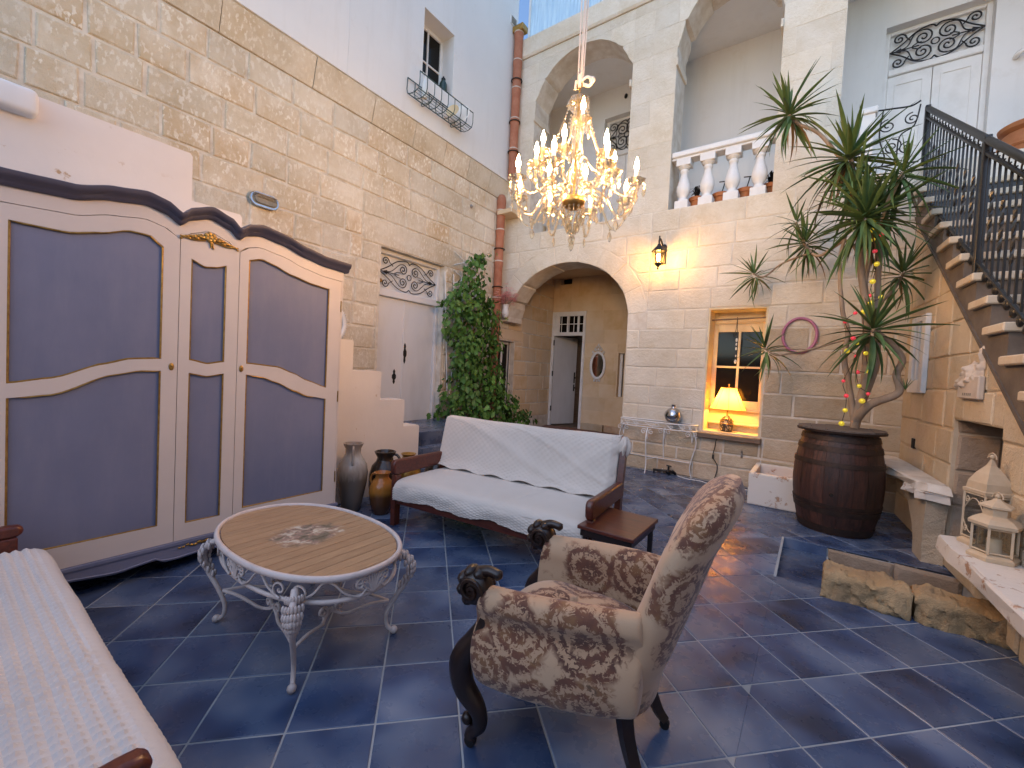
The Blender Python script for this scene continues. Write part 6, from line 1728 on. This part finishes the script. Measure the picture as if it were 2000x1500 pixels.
def plaque():
    m = MB(); m.rbox(1.75, -.05, 1.38, 2.13, -.012, 1.55, .008); m.build('tablet', M['plaque'], pq)
    m = MB()
    G = ((1.93, 1.53, .07, .09, .06), (1.84, 1.50, .05, .05, .045), (2.03, 1.55, .04, .08, .05), (2.07, 1.66, .025, .07, .035), (1.66, 1.51, .06, .03, .035), (1.71, 1.57, .05, .025, .03), (1.92, 1.61, .028, .03, .05), (1.60, 1.475, .05, .02, .025), (1.78, 1.47, .09, .03, .035), (2.085, 1.735, .012, .05, .03))
    def hgt(x, z): return sum(a_ * math.exp(-((x - cx) / sx) ** 2 - ((z - cz) / sz) ** 2) for cx, cz, sx, sz, a_ in G) * (1 + .5 * nz(x * 22, z * 22, 3)) + .008 * nz(x * 40, z * 40, 8)
    nx_, nz_ = 44, 34; ok = {}
    for i in range(nx_ + 1):
        for j in range(nz_ + 1):
            x, z = lerp(1.53, 2.15, i / nx_), lerp(1.42, 1.80, j / nz_); ok[i, j] = (x, -.013 - max(0, hgt(x, z) - .008), z, hgt(x, z) > .010)
    for i in range(nx_):
        for j in range(nz_):
            q = [ok[i, j], ok[i + 1, j], ok[i + 1, j + 1], ok[i, j + 1]]
            if sum(k[3] for k in q) >= 2: m.add([k[:3] for k in q], [(0, 1, 2, 3)])
    m.build('relief_figure', M['plaque'], pq)
    m = MB()
    for k in range(5): m.box(1.86 + k * .035, -.052, 1.405, 1.875 + k * .035, -.0495, 1.425)
    m.build('lettering', M['bulkhead'], pq)
plaque()
def lantern(t, w, hh, onion, n=4):
    r_ = w / 2 * (1.414 if n == 4 else 1.15); a0 = PI / 4 if n == 4 else 0
    m = MB(); m.lathe([(r_ * 1.18, 0), (r_ * 1.2, .02), (r_ * 1.02, .035), (r_ * .95, .04)], n, a0=a0, a1=a0 + 2 * PI); m.build('base', M['lantern'], t)
    for k in range(n):
        g = a0 + 2 * PI * k / n; h = a0 + 2 * PI * (k + 1) / n
        p, q = Vector((r_ * math.cos(g), r_ * math.sin(g), 0)), Vector((r_ * math.cos(h), r_ * math.sin(h), 0))
        m = MB(); m.tube([p + Vector((0, 0, .04)), p + Vector((0, 0, hh))], w * .05, 4); m.build('corner_post', M['lantern'], t)
        m = MB(); i0, i1 = p * .97, q * .97; m.add([tuple(i0 + Vector((0, 0, .045))), tuple(i1 + Vector((0, 0, .045))), tuple(i1 + Vector((0, 0, hh))), tuple(i0 + Vector((0, 0, hh)))], [(0, 1, 2, 3)]); m.build('pane', M['milkpane'], t)
        m = MB()
        for z in (.05, hh - .01): m.tube([p + Vector((0, 0, z)), q + Vector((0, 0, z))], w * .035, 4)
        for zc, sg in ((hh - .02, -1), (.06, 1)):
            if onion:
                for f_ in (.16, .84): m.tube([tuple(p.lerp(q, f_ + s_[0]) + Vector((0, 0, zc + sg * .035 + s_[1]))) for s_ in spiral((0, 0), .10, 1.3, 0, 1, 12) for s_ in [(s_[0], s_[1] * .28)]], w * .02, 4)
                m.tube([tuple(p.lerp(q, x) + Vector((0, 0, zc + sg * (.015 + .09 * abs(2 * x - 1) ** 2)))) for x in [i / 10 for i in range(11)]], w * .022, 4)
        m.build('fretwork', M['lantern'], t, 60)
    if onion: prof = [(r_ * 1.1, hh), (r_ * 1.12, hh + .02), (r_ * .98, hh + .025), (r_ * .92, hh + .07), (r_ * .6, hh + .13), (r_ * .22, hh + .18), (r_ * .06, hh + .22), (.012, hh + .225)]
    else: prof = [(r_ * 1.22, hh), (r_ * 1.24, hh + .018), (r_ * 1.0, hh + .04), (r_ * .62, hh + .058), (r_ * .60, hh + .062), (r_ * .60, hh + .10), (r_ * .82, hh + .108), (r_ * .80, hh + .118), (r_ * .3, hh + .145), (.012, hh + .16)]
    m = MB(); m.lathe(prof, n, a0=a0, a1=a0 + 2 * PI); m.build('roof', M['lantern'], t)
    zt = prof[-1][1]
    m = MB(); m.sphere((0, 0, zt + .012), .014, 8, 6); m.tube([(.03 * math.cos(k * PI / 8), 0, zt - .0 + .035 * math.sin(k * PI / 8)) for k in range(9)], .004, 5); m.build('ring', M['lantern'], t, 60)
    m = MB(); m.lathe([(w * .2, .04), (w * .2, .04 + hh * .38), (w * .17, .045 + hh * .39)], 14); m.build('candle', M['candle'], t, 50)
M['milkpane'] = pane_mat('smoky_pane', .16, (.72, .74, .70))
RWM = Matrix.Translation((.83, 6.5, 0)) @ Matrix.Rotation(RA, 4, 'Z')
p_ = RWM @ Vector((2.56, -.085, .452)); lb_ = thing('big_lantern', 'tall cream metal lantern with an onion roof on the whitewashed bench, behind the small one', 'lantern', p_, RA + .35, 'cream lanterns on the bench')
lantern(lb_, .15, .34, True)
p_ = RWM @ Vector((2.80, -.125, .452)); ls_ = thing('small_lantern', 'small six-sided cream lantern with a stepped roof, front of the whitewashed bench', 'lantern', p_, RA + .5, 'cream lanterns on the bench')
lantern(ls_, .165, .20, False, 6)

# ------------------------------------------------------------------ pots by the parapet
def handle_(m, pts, r_=.013): m.tube(smooth_path(pts, 5), r_, 7)
ur = thing('tall_urn', 'tall grey glazed two-handled urn beside the wardrobe', 'urn', (-3.56, 2.43, 0))
MB().lathe([(.075, 0), (.085, .01), (.105, .12), (.135, .28), (.142, .37), (.128, .45), (.088, .515), (.072, .55), (.072, .60), (.088, .635), (.092, .65), (.078, .65), (.064, .60), (.02, .55)], 30).build('body', M['glaze_grey'], ur, 50)
for s in (-1, 1):
    m_ = MB(); g = math.radians(-35); c, sn = math.cos(g), math.sin(g)
    handle_(m_, [(s * r_ * c, s * r_ * sn, z) for r_, z in ((.07, .62), (.115, .625), (.135, .57), (.125, .48), (.11, .46))]); m_.build('handle', M['glaze_grey'], ur, 60)
bkp = thing('black_pot', 'squat dark brown glazed pot with a wide rim behind the amber jug', 'pot', (-3.45, 2.72, 0))
MB().lathe([(.09, 0), (.12, .06), (.15, .20), (.15, .32), (.125, .41), (.085, .455), (.075, .49), (.10, .535), (.105, .55), (.09, .555), (.065, .49), (.02, .45)], 28).build('body', M['glaze_black'], bkp, 50)
m_ = MB(); handle_(m_, [(.08, .03, .53), (.13, .05, .52), (.16, .06, .46), (.14, .05, .40)]); m_.build('handle', M['glaze_black'], bkp, 60)
jg = thing('amber_jug', 'amber and brown glazed jug with a small handle in front of the black pot', 'jug', (-3.29, 2.57, 0))
MB().lathe([(.07, 0), (.08, .01), (.10, .09), (.118, .20), (.115, .26), (.09, .315), (.065, .34), (.062, .365), (.075, .385), (.078, .395), (.066, .397), (.052, .36), (.02, .33)], 28).build('body', M['glaze_amber'], jg, 50)
m_ = MB(); handle_(m_, [(-.06, -.02, .375), (-.105, -.035, .36), (-.118, -.04, .31), (-.10, -.035, .27)], .012); m_.build('handle', M['glaze_amber'], jg, 60)
rp = thing('ochre_pot', 'small ochre clay pot against the parapet behind the sofa arm', 'pot', (-3.45, 3.02, 0))
MB().lathe([(.09, 0), (.13, .1), (.145, .25), (.12, .38), (.07, .43), (.06, .46), (.08, .49), (.065, .49), (.02, .44)], 24).build('body', M['gold'], rp, 50)
m_ = MB(); handle_(m_, [(.06, 0, .46), (.11, 0, .45), (.13, 0, .38)]); m_.build('handle', M['pot'], rp, 60)
dkp = thing('dark_jar', 'dark round jar at the end of the parapet, seen over the sofa arm', 'jar', (-3.42, 3.42, 0))
MB().lathe([(.09, 0), (.14, .1), (.15, .22), (.12, .33), (.075, .37), (.08, .40), (.06, .40), (.02, .36)], 24).build('body', M['glaze_black'], dkp, 50)
m_ = MB(); handle_(m_, [(.07, 0, .38), (.12, 0, .37), (.14, 0, .31)]); m_.build('handle', M['glaze_black'], dkp, 60)

# ------------------------------------------------------------------ climbing vine on its trellis, flower holder
vn = thing('climbing_vine', 'dense green climbing plant on a white trellis against the stone wall', 'plant', (-4.62, 5.55, 0))
def vine():
    O = Vector((-4.62, 5.55, 0))
    tr_ = MB()
    for k in range(3):
        y = 5.10 + k * .20
        for s in (-1, 1): 
            tr_ = MB(); tr_.tube([(-.30, y - O.y + s * .02, .9), (-.30, y - O.y + s * .20, 2.95)], .009, 5); tr_.build('trellis_lath', M['white_paint'], vn)
    for z in (2.55, 2.9, 3.2):
        tr_ = MB(); tr_.tube([(-.29, -.46, z - .1), (-.29, .12, z + .12)], .009, 5); tr_.build('trellis_lath', M['white_paint'], vn)
        tr_ = MB(); tr_.tube([(-.295, -.46, z + .12), (-.295, .12, z - .1)], .009, 5); tr_.build('trellis_lath', M['white_paint'], vn)
    for k in range(4):
        m = MB(); m.tube(smooth_path([(-.1, -.2 + k * .16, 0), (-.2, -.25 + k * .17, .8), (-.18, -.1 + k * .1, 1.7), (-.22, -.12 + k * .1, 2.5 + .12 * k)], 6), [.016] * 12 + [.010] * 7, 6); m.build('stem', M['bark'], vn, 60)
    m = MB(); m.lathe([(.18, 0), (.24, .05), (.26, .30), (.24, .32), (.22, .30), (.02, .28)], 20, (0, 0, 0)); m.build('pot', M['pot'], vn, 40)
    # lobed leaf
    lobe = [(0, 0), (.16, .05), (.30, .26), (.42, .20), (.55, .34), (.66, .20), (.82, .16), (1, 0)]
    def lm():
        m = MB(); up = [(x, y, .10 * abs(y) - .12 * x * x) for x, y in lobe]; mid = [(x, 0, -.12 * x * x) for x, y in lobe[1:-1]]
        lo = [(x, -y, .10 * abs(y) - .12 * x * x) for x, y in lobe[1:-1]]
        n = len(lobe); vs = up + lo + mid
        U = lambda i: i
        Lw = lambda i: 0 if i == 0 else (n - 1 if i == n - 1 else n + i - 1)
        Md = lambda i: 0 if i == 0 else (n - 1 if i == n - 1 else n + (n - 2) + i - 1)
        fs = []
        for i in range(n - 1):
            for A in (U, Lw):
                f = []
                for q in (A(i), A(i + 1), Md(i + 1), Md(i)):
                    if q not in f: f.append(q)
                if len(f) > 2: fs.append(tuple(f) if A is U else tuple(f[::-1]))
        m.add(vs, fs); return m
    pm_ = lm(); o = pm_.build('leaf', M['vine'], vn); lme = o.data; bpy.data.objects.remove(o)
    def pt():
        # bulky column, wide at the foot
        while True:
            z = R.uniform(.15, 3.35)
            wy = interp([(0, 1.15), (.5, 1.20), (.85, .90), (1.2, .62), (1.7, .55), (2.1, .60), (2.4, .64), (2.58, .52), (2.72, .26), (3.05, .22), (3.35, .12)], z)
            if R.random() < wy / 1.20 * 1.02: break
        cy = interp([(0, .28), (.6, .26), (1, .08), (1.6, -.10), (2.2, -.24), (2.6, -.28), (3.0, -.28), (3.3, -.16)], z)
        g = R.random() * 2 * PI; rr = R.random() ** .38
        dx = interp([(0, .55), (.9, .40), (1.6, .26), (2.6, .22), (3.3, .12)], z)
        lump = 1 + .42 * nz(z * 3.2, g * 1.5, 4) + .25 * nz(z * 8, g * 3, 7)
        y = cy + wy * rr * math.cos(g) * lump; x = -.02 + dx * rr * math.sin(g) * lump
        return Vector((max(-.32, x), y, z)), Vector((math.sin(g) * 1.0, math.cos(g) * .9, .25))
    mass = MB(); front = []
    for i in range(3600):
        p, out = pt()
        out = (out + Vector((R.gauss(0, .5), R.gauss(0, .5), R.gauss(0, .5)))).normalized()
        if out.x < -.2 and R.random() < .5: out.x = -out.x
        d = (Vector((0, 0, -1)) + Vector((R.gauss(0, .6), R.gauss(0, .6), R.gauss(0, .4))))
        d = (d - out * d.dot(out)); 
        if d.length < .05: continue
        d.normalize(); y = out.cross(d)
        s = R.uniform(.055, .145)
        Mx = Matrix.Translation(p) @ Matrix((d, y, out)).transposed().to_4x4() @ Matrix.Diagonal((s, s * .95, s, 1))
        front.append((p.x * 1.0 - .25 * abs(p.y) - R.random() * .12, Mx))
    # loose sprays at the top, the left side and the foot
    for base, tip, n in (((-.15, -.22, 3.1), (-.05, .16, 3.42), 30), ((-.1, -.25, .95), (.10, -.85, 1.05), 30), ((.15, .5, .9), (.30, 1.05, .55), 26), ((-.15, .35, 2.3), (-.1, .75, 2.45), 22), ((-.15, .35, 1.9), (-.05, .62, 2.1), 14), ((-.1, -.3, 2.3), (-.05, -.55, 2.45), 16), ((0, -.35, .7), (.12, -.75, .75), 20)):
        b, t_ = Vector(base), Vector(tip)
        m = MB(); m.tube([b, b.lerp(t_, .5) + Vector((0, 0, .06)), t_], .004, 4); m.build('tendril', M['bark'], vn)
        for i in range(n):
            p = b.lerp(t_, R.random()) + Vector((R.gauss(0, .05), R.gauss(0, .05), R.gauss(0, .05)))
            out = Vector((.7 + R.gauss(0, .4), R.gauss(0, .5) - .3, .4 + R.gauss(0, .4))).normalized(); d = Vector((R.gauss(0, .6), R.gauss(0, .6), -1)); d = (d - out * d.dot(out)).normalized(); s = R.uniform(.05, .085)
            front.append((9 - R.random() * 9.5, Matrix.Translation(p) @ Matrix((d, out.cross(d), out)).transposed().to_4x4() @ Matrix.Diagonal((s, s, s, 1))))
    front.sort(key=lambda q: -q[0])
    for k, (_, Mx) in enumerate(front):
        if k < 290: data_obj('leaf', lme, vn, Mx)
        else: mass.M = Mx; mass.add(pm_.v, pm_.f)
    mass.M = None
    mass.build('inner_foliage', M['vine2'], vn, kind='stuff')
vine()
pv = thing('flower_vase', 'white wall vase of pink blossoms beside the shorter drain pipe', 'flower vase', (-4.80, 6.40, 2.50))
MB().lathe([(.03, -.10), (.06, -.06), (.07, .0), (.055, .07), (.062, .13), (.07, .15), (.05, .14), (.01, .1)], 16).build('vase', M['plaster'], pv, 50)
def blossoms():
    m = MB()
    for k in range(22):
        g = R.random() * 2 * PI; e = R.uniform(.08, .27); t_ = Vector((e * math.cos(g) * .9 + .05, e * math.sin(g), R.uniform(.25, .48)))
        st_ = MB(); st_.tube([(0, 0, .1), t_ * .6 + Vector((0, 0, .05)), t_], .003, 4); st_.build('stalk', M['bark'], pv)
        for j in range(16):
            p = t_ * R.uniform(.62, 1.05) + Vector((R.gauss(0, .022), R.gauss(0, .022), R.gauss(0, .03)))
            for q in range(4):
                h = q * PI / 2 + R.random(); c, s = math.cos(h), math.sin(h); r_ = .026
                m.add([tuple(p), tuple(p + Vector((c * r_ - s * .007, s * r_ + c * .007, .008))), tuple(p + Vector((c * r_ * 1.3, s * r_ * 1.3, .002))), tuple(p + Vector((c * r_ + s * .007, s * r_ - c * .007, .008)))], [(0, 1, 2, 3)])
    m.build('blossom', M['pink'], pv, kind='stuff')
blossoms()

# ------------------------------------------------------------------ drying rack under the upper window
rk = thing('dish_rack', 'dark wire drying rack hung under the small window in the plaster wall', 'rack', (-4.89, 4.52, 5.22))
def rack():
    def w(pts, r_=.006): m = MB(); m.tube(pts, r_, 5); return m
    y0, y1 = -.55, .55
    for x, z, nm in ((.01, .22, 'rear_rail'), (.26, .22, 'front_rail'), (.02, 0, 'rear_base_rail'), (.24, 0, 'front_base_rail')): w([(x, y0, z), (x, y1, z)], .008).build(nm, M['wire'], rk)
    for k in range(9):
        y = lerp(y0, y1, k / 8); w(smooth_path([(.01, y, .22), (.02, y, 0), (.24, y, 0), (.26, y, .22)], 3)).build('hoop_wire', M['wire'], rk)
    for x in (.08, .14, .20): w([(x, y0, -.003), (x, y1, -.003)], .004).build('base_wire', M['wire'], rk)
    w(smooth_path([(.04, -.3, 0), (.04, -.3, -.06), (.22, -.3, -.06), (.22, -.3, 0)], 3)).build('hoop_wire', M['wire'], rk)
    w(smooth_path([(.04, .3, 0), (.04, .3, -.06), (.22, .3, -.06), (.22, .3, 0)], 3)).build('hoop_wire', M['wire'], rk)
rack()
def plate_(lab, y, r_, mat, rx):
    m = MB(); m.lathe([(.01, 0), (r_ * .55, .004), (r_ * .95, .02), (r_, .024), (r_ * .95, .028), (r_ * .5, .012), (.01, .01)], 28)
    o = m.build('plate', M[mat], None, 50); o.location = (-4.75, y, 5.23 + r_ * .97); o.rotation_euler = (rx, 0, math.radians(18)); tag(o, lab, 'plate')
plate_('large white plate standing at the far end of the wire drying rack', 4.93, .15, 'plate', math.radians(78))
plate_('smaller cream plate leaning in front of the white plate in the drying rack', 4.75, .105, 'plate_o', math.radians(76))
bt = thing('plastic_bottle', 'pale plastic spray bottle standing at the near end of the drying rack', 'bottle', (-4.76, 4.18, 5.226))
MB().lathe([(.035, 0), (.042, .02), (.042, .20), (.02, .25), (.015, .28)], 14).build('body', M['bottle'], bt, 50)
m_ = MB(); m_.lathe([(.017, .28), (.017, .31), (.008, .32)], 10); m_.rbox(-.012, -.06, .312, .012, .03, .338, .005); m_.build('cap', M['plate'], bt, 50)
gb = thing('green_bottle', 'dark green lidded jar on the window ledge above the drying rack', 'bottle', (-4.98, 4.74, 5.662))
MB().lathe([(.05, 0), (.06, .02), (.06, .15), (.04, .19), (.03, .21)], 16).build('body', M['greenglass'], gb, 50)
m_ = MB(); m_.lathe([(.034, .21), (.034, .235), (.012, .24), (.014, .265), (.005, .275)], 12); m_.build('lid', M['iron'], gb, 50)
